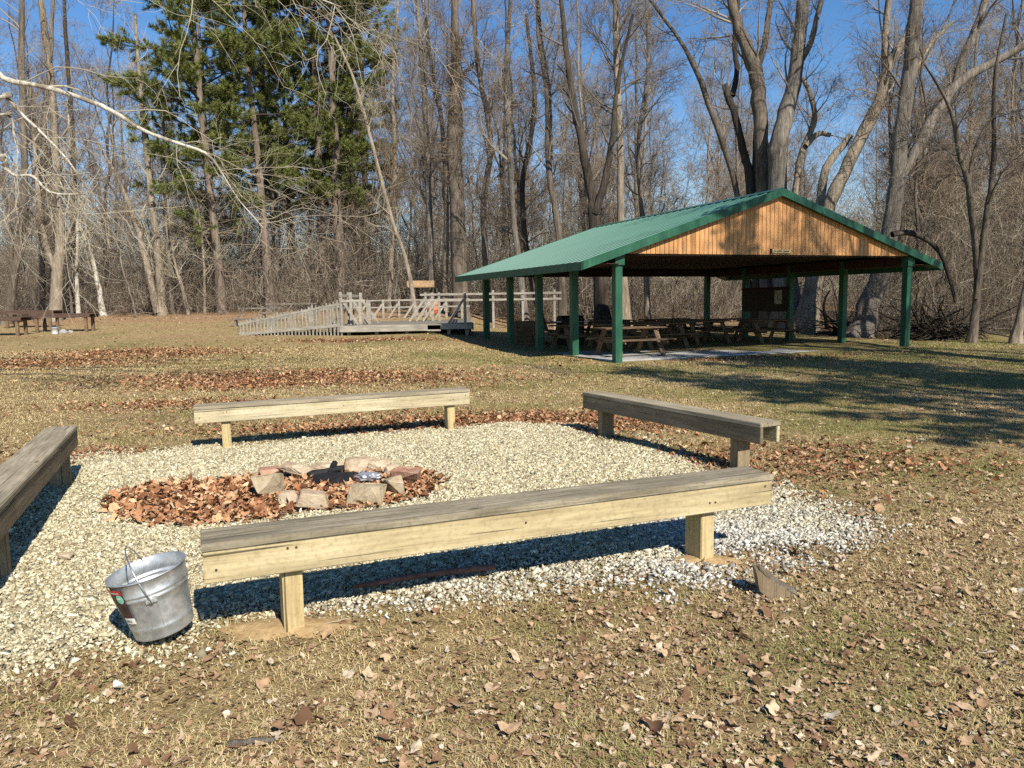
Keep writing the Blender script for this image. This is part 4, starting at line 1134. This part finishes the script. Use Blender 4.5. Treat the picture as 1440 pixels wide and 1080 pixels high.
# vine wrapped trunk
bare_tree('vine_wrapped_tree', 'thick trunk wrapped in brown vines left of the pavilion roof',
          [stem([(648, 432, 26), (645, 300, 24), (640, 200, 24), (642, 120, 18), (640, 20, 12), (636, -150, 6)], 38, 26, .2)],
          MT['bark_brown'], MT['twig_brown'], CFG(.9, .8, .3) + [dict(src=0, n=1400, t0=.25, t1=.75, a0=.5, a1=1.5, l0=.3, l1=1.3, S=4, w=.3, tr=-.1, rf=.05, rm=.008, k=3, tl=0)])
for (pts, D, lab, tm, wm) in [
    ([(608, 432, 12), (604, 320, 9), (600, 200, 8), (594, 100, 7), (588, 20, 6), (580, -120, 3)], 40, 'thin straight grey tree left of the vine-wrapped trunk', 'bark_grey', 'twig_grey'),
    ([(585, 432, 8), (572, 370, 6.5), (552, 310, 5.5), (520, 190, 5), (497, 110, 4), (470, 50, 3)], 38, 'thin pale trunk leaning left across the pines', 'bark_tan', 'twig_pale'),
    ([(625, 432, 10), (628, 300, 8), (622, 180, 7), (605, 80, 6), (590, -40, 4)], 41, 'thin tree close on the left of the vine-wrapped trunk', 'bark_tan', 'twig_grey'),
    ([(690, 434, 12), (680, 300, 9), (690, 200, 8), (672, 90, 7), (664, -20, 5)], 38, 'thin dark tree close on the right of the vine-wrapped trunk', 'bark_brown', 'twig_brown'),
    ([(765, 440, 13), (742, 360, 9), (735, 260, 8), (752, 150, 7), (740, 20, 5)], 37, 'thin crooked tree behind the left eave of the pavilion', 'bark_dark', 'twig_dark'),
    ([(912, 440, 11), (905, 330, 8), (898, 200, 7), (912, 90, 6), (905, -60, 4)], 39, 'thin grey tree right of the straight pale-barked one', 'bark_grey', 'twig_grey'),
    ([(548, 425, 10), (552, 320, 8), (556, 220, 7), (552, 120, 6), (560, 0, 4)], 42, 'thin pale tree at the right edge of the pine crowns', 'bark_tan', 'twig_pale')]:
    bare_tree('slender_tree', lab, [stem(pts, D, 22, .25)], MT[tm], MT[wm], CFG(.8, 1.0, .2) if wm != 'twig_pale' else CFG(.5, .3, .25))
# --- left group
bare_tree('twin_trunk_tree', 'pale twin-trunked tree left of the pines at the wood edge',
          [stem([(228, 440, 17), (222, 360, 13), (214, 290, 11), (205, 200, 9), (196, 110, 6), (190, 20, 4)], 41, 24, .2),
           stem([(222, 440, 14), (208, 380, 12), (196, 330, 9), (178, 280, 7), (160, 240, 5), (130, 190, 3)], 40.8, 18, .2, False)],
          MT['bark_tan'], MT['twig_pale'], CFG(.75, .7, .2))
bare_tree('ivy_trunk_tree', 'tan trunk standing right behind the far left tables',
          [stem([(76, 445, 22), (82, 370, 19), (84, 340, 16), (78, 220, 12), (70, 100, 10), (55, -20, 8), (40, -160, 4)], 38, 26, .2),
           stem([(80, 385, 12), (66, 350, 10), (58, 310, 8), (50, 220, 6), (40, 100, 4)], 38, 16, .2, False)],
          MT['bark_tan'], MT['twig_grey'], CFG(.8, .7, .25))
bare_tree('leaning_tree', 'dark leaning trunk at the far left edge of the wood',
          [stem([(8, 447, 18), (22, 380, 14), (32, 300, 12), (34, 200, 11), (30, 60, 9), (35, -120, 5)], 36.5, 24, .2)],
          MT['bark_brown'], MT['twig_grey'], CFG(.8, .7, .25))
for (pts, D, lab, tm, wm) in [
    ([(110, 440, 7), (107, 380, 5), (109, 320, 4), (100, 240, 3), (96, 160, 2.5)], 40, 'thin white sapling just right of the tan trunk', 'bark_white', 'twig_pale'),
    ([(146, 437, 9), (138, 400, 7), (128, 355, 5), (112, 320, 4), (100, 270, 3)], 41, 'thin white trunk leaning left near the rail fence', 'bark_white', 'twig_pale'),
    ([(265, 438, 6), (255, 400, 4.5), (248, 380, 4), (240, 330, 3), (236, 280, 2.5)], 41, 'thin forked sapling between the twin trunks and the first pine', 'bark_tan', 'twig_pale'),
    ([(60, 440, 9), (58, 330, 8), (62, 200, 7), (70, 80, 6), (78, -60, 4)], 42, 'straight grey tree behind the tan trunk at the left', 'bark_grey', 'twig_grey'),
    ([(100, 438, 9), (104, 300, 8), (100, 160, 7), (92, 40, 5), (88, -60, 4)], 45, 'dark straight tree standing behind the white sapling', 'bark_dark', 'twig_grey'),
    ([(288, 436, 5), (286, 360, 4), (280, 300, 3.5), (284, 240, 2.5)], 42, 'thin straight sapling close to the first pine', 'bark_tan', 'twig_pale'),
    ([(242, 438, 6), (236, 340, 5), (234, 250, 4), (228, 150, 3)], 42, 'thin grey sapling touching the twin-trunked tree', 'bark_grey', 'twig_pale')]:
    bare_tree('sapling_tree', lab, [stem(pts, D, 20, .2)], MT[tm], MT[wm], CFG(.5, .5, .2))

# --- off-frame sycamore whose white limbs reach into the picture from the left
def sycamore():
    tr = [np.array(v) for v in [(-13.8, 13.4, -.2), (-13.7, 13.4, 2), (-13.5, 13.3, 5), (-13.2, 13.2, 9), (-13.0, 13.0, 14), (-12.8, 13, 19)]]
    T = spline(np.array([list(v) + [r] for v, r in zip(tr, (.42, .36, .32, .26, .18, .06))]), 24)
    st = [(T[None, :, :3], T[None, :, 3])]
    def br(z, pts, D, dd=0, n=24):
        q = [(-13.5, 13.3, z, pts[0][2] * .7 * D / FPX)]
        m = len(pts)
        for i, (px, py, w) in enumerate(pts):
            p = at(px, py, D + dd * i / (m - 1)); q.append((p.x, p.y, p.z, w * .38 * D / FPX))
        s = spline(q, n); st.append((s[None, :, :3], np.maximum(s[None, :, 3], .006)))
    br(5.2, [(-40, 105, 11), (10, 114, 10), (70, 124, 9), (150, 152, 7.5), (200, 183, 6.5), (255, 203, 5.5), (290, 216, 5), (310, 240, 3), (335, 280, 2), (370, 320, 1.4)], 13)
    br(4.6, [(-20, 140, 7), (5, 135, 6.5), (35, 165, 5.5), (62, 190, 4.5), (95, 225, 3.6), (118, 258, 2.5)], 12.5)
    br(4.4, [(-30, 165, 6), (12, 163, 5), (20, 190, 4), (26, 216, 2.5)], 12.6)
    br(3.2, [(-30, 222, 6), (5, 236, 5.5), (22, 247, 5), (46, 248, 4.5), (72, 271, 4), (120, 273, 2.5)], 12.4)
    br(3.6, [(-30, 190, 4), (20, 186, 3.5), (60, 215, 3), (100, 285, 2.6), (112, 302, 2.5), (142, 314, 1.8)], 12.9)
    # high limbs that stay above the frame and let twigs hang into it
    br(8.5, [(0, -70, 10), (150, -55, 8), (280, -30, 6), (380, -25, 4), (480, 10, 2)], 12.0)
    br(9.5, [(60, -110, 10), (250, -80, 8), (400, -60, 6), (500, -45, 4), (580, -5, 2)], 13.0)
    e = bare_tree('white_sycamore_tree', 'sycamore whose white bare limbs reach into view from the left edge', st, MT['bark_white'], MT['twig_pale'],
                  [dict(n=95, t0=.2, t1=1, a0=.5, a1=1.2, l0=1.0, l1=3.0, S=8, w=.2, tr=-.06, rf=.4, rm=.007, k=4, tl=.3),
                   dict(n=480, t0=.15, t1=1, a0=.4, a1=1.1, l0=.5, l1=1.4, S=6, w=.2, tr=-.05, rf=.55, rm=.0042, k=3, tl=.3),
                   dict(n=1700, t0=.1, t1=1, a0=.4, a1=1.1, l0=.2, l1=.7, S=4, w=.22, tr=-.03, rf=.6, rm=.003, k=3, tl=.3)])
sycamore()

# --- white pines
def needle_tufts(C, Dr, n_per, l0, l1, w):
    """C (N,3) tuft centres, Dr (N,3) directions"""
    N = len(C); M = N * n_per
    c = np.repeat(C, n_per, 0); d = np.repeat(Dr, n_per, 0)
    d = nrm(d + rng.normal(0, .75, (M, 3)) + np.array([0, 0, .15])); L = rng.uniform(l0, l1, M)[:, None]
    s = nrm(np.cross(d, rng.normal(0, 1, (M, 3)))) * w * rng.uniform(.6, 1.3, M)[:, None]
    V = np.stack([c - s * .4, c + s * .4, c + d * L * .6 + s, c + d * L], 1)
    i = np.arange(M) * 4
    return V.reshape(-1, 3), np.stack([i, i + 1, i + 2, i + 3], 1)

def pine_proto(H, z0, rad, label, seed, bl=1.0):
    e = empty('white_pine', (0, 0, 0), 0, label, 'pine tree')
    n = 20; z = np.linspace(-.3, H, n); P = np.stack([np.cumsum(rng.normal(0, .035, n)), np.cumsum(rng.normal(0, .035, n)), z], 1); r = np.interp(z, [-.3, 0, .6, H], [rad * 1.35, rad * 1.2, rad, .03])
    npmesh('trunk', *tubes(P[None], r[None], 12), mat=MT['bark_pine'], parent=e, smooth=True)
    # dead lower branches
    g = Geo(); PP, RR = P[None], r[None]
    dP, dR = spawn(PP, RR, 46, (1.8 + .3) / H, (z0 + 2) / H, 1.1, 1.7, 1.0, 3.2, 6, .12, -.03, .16, .012, .6, 0)
    g.add(*tubes(dP, dR, 4)); d2, r2 = spawn(dP, dR, 260, .2, 1, .4, 1.1, .4, 1.2, 4, .2, -.03, .5, .006, .3); g.add(*tubes(d2, r2, 3))
    g.build('dead_branches', MT['twig_brown'], e)
    # live whorls
    pos = []; dirs = []; Ls = []
    zz = z0
    while zz < H - .6:
        k = rng.integers(3, 6); a0 = rng.uniform(0, 6.28)
        for j in range(k):
            if rng.random() < .17: continue
            a = a0 + j * 6.283 / k + rng.normal(0, .25); f = (zz - z0) / (H - z0)
            up = np.interp(f, [0, .5, 1], [-.05, .15, .8]) + rng.normal(0, .1)
            x = np.interp(zz, z, P[:, 0]); y = np.interp(zz, z, P[:, 1])
            pos.append((x, y, zz + rng.normal(0, .1))); dirs.append((math.cos(a), math.sin(a), up))
            Ls.append(np.interp(f, [0, .15, .5, .85, 1], [2.6, 4.2, 3.9, 2.3, .8]) * bl * rng.uniform(.55, 1.15))
        zz += rng.uniform(.6, 1.1)
    pos = np.array(pos); dirs = np.array(dirs); Ls = np.array(Ls)
    bP = grow(pos, dirs, Ls, 8, .07, .03); bR = (.012 + Ls * .011)[:, None] * np.linspace(1, .25, 8)[None]
    g = Geo(); g.add(*tubes(bP, bR, 5))
    cP, cR = spawn(bP, bR, len(Ls) * 13, .28, 1, .5, 1.0, .5, 1.5, 5, .1, .05, .5, .006, .75, .45); g.add(*tubes(cP, cR, 3))
    g.build('branches', MT['bark_dark'], e)
    # tufts along the branchlets
    N = len(cP); m = 11; t = rng.uniform(.3, 1, (N, m)); f = t * 4; k = np.minimum(f.astype(int), 3); u = (f - k)[..., None]; ii = np.arange(N)[:, None]
    C = cP[ii, k] * (1 - u) + cP[ii, k + 1] * u; D = nrm(cP[ii, k + 1] - cP[ii, k])
    g = Geo(); g.add(*needle_tufts(C.reshape(-1, 3), D.reshape(-1, 3), 15, .15, .33, .0145))
    g.build('crown', MT['needles'], e, smooth=False)
    return e
pA = pine_proto(27, 4.6, .27, 'x', 1); pB = pine_proto(25, 6.6, .24, 'x', 2, .8); pC = pine_proto(29, 6.5, .30, 'x', 3, .85)
def put_pine(proto, used, px, D, rz, s, label, lean=(0, 0)):
    o = proto if not used else copy_tree(proto)
    p = at(px, 430, D); o.location = ong(p.x, D); o.rotation_euler = (lean[0], lean[1], rz); o.scale = (s, s, s); o['label'] = label
    o['group'] = 'white pines at the wood edge'
put_pine(pA, 0, 311, 42, 0, 1.0, 'white pine with the tallest pale bare lower trunk, leftmost of the pine group', (0, -.035))
put_pine(pB, 0, 380, 43, 0, 1.0, 'white pine with stout grey lower trunk behind the slatted ramp', (0, -.05))
put_pine(pB, 1, 413, 50, 2.0, .9, 'slimmest white pine trunk standing between the stout grey one and the dark ones')
put_pine(pC, 0, 456, 46, .5, .97, 'white pine with dark trunk rising over the left corner of the deck')
put_pine(pC, 1, 480, 45, 2.6, 1.04, 'white pine with nearly black trunk, close right of the dark one over the deck')
put_pine(pA, 1, 300, 52, 3.6, .9, 'white pine set back behind the left side of the pine group')
put_pine(pC, 1, 520, 56, 4.4, .98, 'white pine set back at the right side of the pine group')

# --- the wood behind: copies of a few bare trees
def wood_proto(H, r, nst, tm, wm, cfg, wob=1.0):
    st = []
    n = 20; z = np.linspace(-.3, H, n); lean = rng.normal(0, .05 * wob, 2)
    P = np.stack([np.cumsum(rng.normal(lean[0], .09 * wob, n)), np.cumsum(rng.normal(lean[1], .09 * wob, n)), z], 1); R = np.interp(z, [-.3, .3, H], [r * 1.3, r * .85, .025]); st.append((P[None], R[None]))
    for _ in range(nst):
        k = rng.integers(5, 12); d = np.array([rng.normal(0, .4), rng.normal(0, .4), 1.0]); L = (H - z[k]) * rng.uniform(.7, 1)
        Q = grow(P[k][None], d[None], np.array([L]), 14, .09, .04); st.append((Q, (R[k] * .7 * np.linspace(1, .12, 14))[None]))
    return bare_tree('woodland_tree', 'slim leafless tree among many in the wood behind the clearing', st, tm, wm, cfg, 'leafless trees of the wood behind')
WC = lambda s, d, t0=.22: [dict(n=int(34 * d), t0=t0, t1=.98, a0=.4, a1=.95, l0=2.2 * s, l1=4.6 * s, S=6, w=.13, tr=.07, rf=.4, rm=.018, k=4),
                  dict(n=int(170 * d), t0=.2, t1=1, a0=.4, a1=1.0, l0=1.1 * s, l1=2.2 * s, S=5, w=.15, tr=.05, rf=.5, rm=.012, k=3),
                  dict(n=int(800 * d), t0=.15, t1=1, a0=.4, a1=1.0, l0=.6 * s, l1=1.3 * s, S=4, w=.16, tr=.03, rf=.55, rm=.008, k=3),
                  dict(n=int(1900 * d), t0=.1, t1=1, a0=.4, a1=1.0, l0=.35 * s, l1=.9 * s, S=3, w=.16, tr=.02, rf=.6, rm=.0062, k=3)]
protos = [wood_proto(19, .16, 1, MT['bark_brown'], MT['twig_brown'], WC(.9, .9)), wood_proto(22, .19, 2, MT['bark_grey'], MT['twig_grey'], WC(1, 1)), wood_proto(17, .12, 1, MT['bark_tan'], MT['twig_grey'], WC(.85, .8)),
          wood_proto(20, .15, 2, MT['bark_dark'], MT['twig_brown'], WC(.95, 1)), wood_proto(15, .11, 2, MT['bark_grey'], MT['twig_brown'], WC(.8, .9, .12)), wood_proto(23, .17, 1, MT['bark_tan'], MT['twig_grey'], WC(1, .9))]
small = [wood_proto(8, .06, 2, MT['bark_grey'], MT['twig_brown'], WC(.5, .6, .08)), wood_proto(6.5, .05, 3, MT['bark_tan'], MT['twig_pale'], WC(.45, .6, .05)), wood_proto(9.5, .07, 2, MT['bark_brown'], MT['twig_brown'], WC(.55, .7, .08))]
for o in small:
    o.name = 'woodland_sapling'; o['label'] = 'small leafless sapling in the brushy understory of the wood'; o['group'] = 'leafless saplings in the understory'
used = set()
def scatter(pl, n, d0, d1, smin, smax, fn):
    for i in range(n):
        for _ in range(40):
            D = rng.uniform(d0, d1); px = rng.uniform(-140, 1580)
            if fn(px, D): break
        o = pl[i % len(pl)]
        if o.name in used: o = copy_tree(o)
        used.add(o.name)
        p = at(px, 430, D); s = rng.uniform(smin, smax)
        o.location = ong(p.x, D); o.rotation_euler = (0, 0, rng.uniform(0, 6.28)); o.scale = (s, s, s)
def okwood(px, D):
    if D < 48 and 255 < px < 540: return False
    if 1155 < px < 1250 and rng.random() < .8: return False
    if 930 < px < 1030 and rng.random() < .7: return False
    if 110 < px < 235 and rng.random() < .45: return False
    p = at(px, 430, D)
    if D < 36 and px < 1300: return False
    return True
scatter(protos, 110, 42, 80, .8, 1.08, okwood)
scatter(small, 80, 37, 62, .7, 1.2, lambda px, D: okwood(px, D) and not (D < 40 and 420 < px < 700))
scatter(small, 22, 27, 40, .7, 1.15, lambda px, D: 1255 < px < 1560)
scatter(protos, 12, 32, 45, .7, .95, lambda px, D: 1260 < px < 1560)

# --- brush mass on the wood floor
def thicket(name, n, pxr, d0, d1, hmean, label, lmin, lmax, rad, seed):
    px = rng.uniform(pxr[0], pxr[1], n); D = d0 + (d1 - d0) * rng.random(n) ** .8
    x = (px - 720) / FPX * D; h = rng.gamma(1.6, hmean / 1.6, n)
    hm = .45 + 1.1 * fbm(x * .12 + seed, D * .12, seed); h *= hm
    z = gz(x, D) + np.minimum(h, hmean * 3.2)
    a = rng.uniform(0, 6.28, n); el = np.clip(rng.normal(.75, .5, n), -.3, 1.5)
    d = np.stack([np.cos(a) * np.cos(el), np.sin(a) * np.cos(el), np.sin(el)], 1)
    P = grow(np.stack([x, D, z - .3], 1), d, rng.uniform(lmin, lmax, n), 4, .22, -.02)
    R = (rad * rng.uniform(.5, 1.5, n) * (D / d1))[:, None] * np.array([1, .8, .6, .35])[None]
    V, Q = tubes(P, R, 3)
    o = npmesh(name, V, Q, mat=MT['thicket'], smooth=True)
    tag(o, label, 'undergrowth', kind='stuff')
thicket('undergrowth', 70000, (-160, 1600), 43, 75, 3.6, 'tangled brown brush filling the wood floor behind the clearing', .7, 2.4, .011, 1)
thicket('edge_brush', 26000, (-160, 1080), 39.5, 48, 1.7, 'fine pale brown brush along the front edge of the wood', .5, 1.9, .0085, 5)
thicket('far_wood', 60000, (-160, 1600), 75, 120, 7.0, 'far grey-brown wood seen as one mass between the trunks', 1.5, 4.5, .022, 2)
thicket('creekside_brush', 34000, (1230, 1700), 26, 42, 2.6, 'dense dark brush along the creek bank right of the pavilion', .5, 2.0, .008, 3)

def brush_pile(px, D, n, w, h, label):
    p = at(px, 460, D); c = ong(p.x, D); 
    st = np.stack([rng.normal(0, w * .4, n), rng.normal(0, w * .25, n), np.abs(rng.normal(0, h * .35, n))], 1)
    a = rng.uniform(0, 6.28, n); el = rng.normal(.25, .35, n)
    P = grow(st, np.stack([np.cos(a) * np.cos(el), np.sin(a) * np.cos(el), np.sin(el)], 1), rng.uniform(.6, 2.0, n), 6, .25, -.06); P[:, :, 2] = np.maximum(P[:, :, 2], -.1)
    R = rng.gamma(2, .009, n)[:, None] * np.linspace(1, .3, 6)[None] + .004
    V, Q = tubes(P, R, 5); o = npmesh('brush_pile', V, Q, mat=MT['bark_dark'], smooth=True); o.location = c
    tag(o, label, 'brush pile')
brush_pile(1318, 25.5, 300, 1.4, .8, 'heap of dark tangled branches right of the front right pavilion post')
brush_pile(1190, 29.0, 160, 1.2, .5, 'low heap of fallen branches at the foot of the leaning trunks')

# --- trees beside and behind the photographer, outside the frame: their shadows cross the lawn and the gable
def shade_tree(o, x, y, rz, s, lab):
    c = copy_tree(o); c.location = ong(x, y); c.rotation_euler = (0, 0, rz); c.scale = (s, s, s)
    c['label'] = lab; c['group'] = 'leafless trees outside the frame on the right'
big = wood_proto(25, .42, 3, MT['bark_grey'], MT['twig_grey'], WC(1.25, 1.7, .2), .15); big.name = 'shade_tree'; big.location = ong(14.72, 12.4); big['label'] = 'leafless tree standing outside the frame to the right of the fire ring'; big['group'] = 'leafless trees outside the frame on the right'
for i, (o, x, y, rz, s) in enumerate([(big, 13.0, 2.6, 1.9, .72), (big, 14.2, 4.6, 3.1, .75), (big, 17.0, -.5, .3, .8), (big, 17.5, 1.0, 4.0, .85), (protos[1], 19.0, 7.5, 5.2, 1.1)]):
    shade_tree(o, x, y, rz, s, 'leafless tree standing outside the frame to the right of the fire ring')
for o, x, y, rz, s in [(pB, 11.0, 1.4, 1.0, .62), (pC, 15.2, 3.2, 2.5, .58), (pB, 10.9, 10.3, 4.0, .56)]:
    shade_tree(o, x, y, rz, s, 'young white pine standing outside the frame to the right of the fire ring')
    for q in bpy.context.scene.objects:
        if q.parent is None and q.get('label') == 'young white pine standing outside the frame to the right of the fire ring': q['group'] = 'young pines outside the frame on the right'

# ------------------------------------------------------------------ light, sky, camera
SUN_EL = 41.0
to_sun = Vector((.47, -.883, 0)).normalized()
az = math.atan2(to_sun.x, to_sun.y)
W_ = bpy.data.worlds.new('World'); SC.world = W_; W_.use_nodes = True
nt = W_.node_tree; bg = nt.nodes['Background']
sky = nt.nodes.new('ShaderNodeTexSky'); sky.sky_type = 'NISHITA'; sky.sun_disc = False
sky.sun_elevation = R_(SUN_EL); sky.sun_rotation = az; sky.air_density = 1.0; sky.dust_density = .1; sky.ozone_density = 2.0
hs = nt.nodes.new('ShaderNodeHueSaturation'); hs.inputs['Saturation'].default_value = 1.3; hs.inputs['Value'].default_value = 1.75; hs.inputs['Hue'].default_value = .505
nt.links.new(sky.outputs[0], hs.inputs['Color']); nt.links.new(hs.outputs[0], bg.inputs[0]); bg.inputs[1].default_value = .055
sl = bpy.data.lights.new('sun', 'SUN'); sl.energy = 5.0; sl.angle = R_(.5); sl.color = (1, .95, .86)
so = bpy.data.objects.new('sun', sl); COL.objects.link(so)
dirv = Vector((to_sun.x * math.cos(R_(SUN_EL)), to_sun.y * math.cos(R_(SUN_EL)), math.sin(R_(SUN_EL))))
so.rotation_euler = dirv.to_track_quat('Z', 'Y').to_euler(); so.location = dirv * 60

cam = bpy.data.cameras.new('camera'); co = bpy.data.objects.new('camera', cam); COL.objects.link(co)
cam.sensor_width = 36; cam.lens = FPX / 1440 * 36; cam.clip_start = .05; cam.clip_end = 3000
co.matrix_world = Matrix.Translation((0, 0, CAMH)) @ CR.to_4x4()
SC.camera = co
SC.view_settings.view_transform = 'Standard'; SC.view_settings.look = 'None'; SC.view_settings.exposure = .6; SC.view_settings.gamma = 1
SC.cycles.max_bounces = 5; SC.cycles.diffuse_bounces = 1; SC.cycles.use_denoising = False
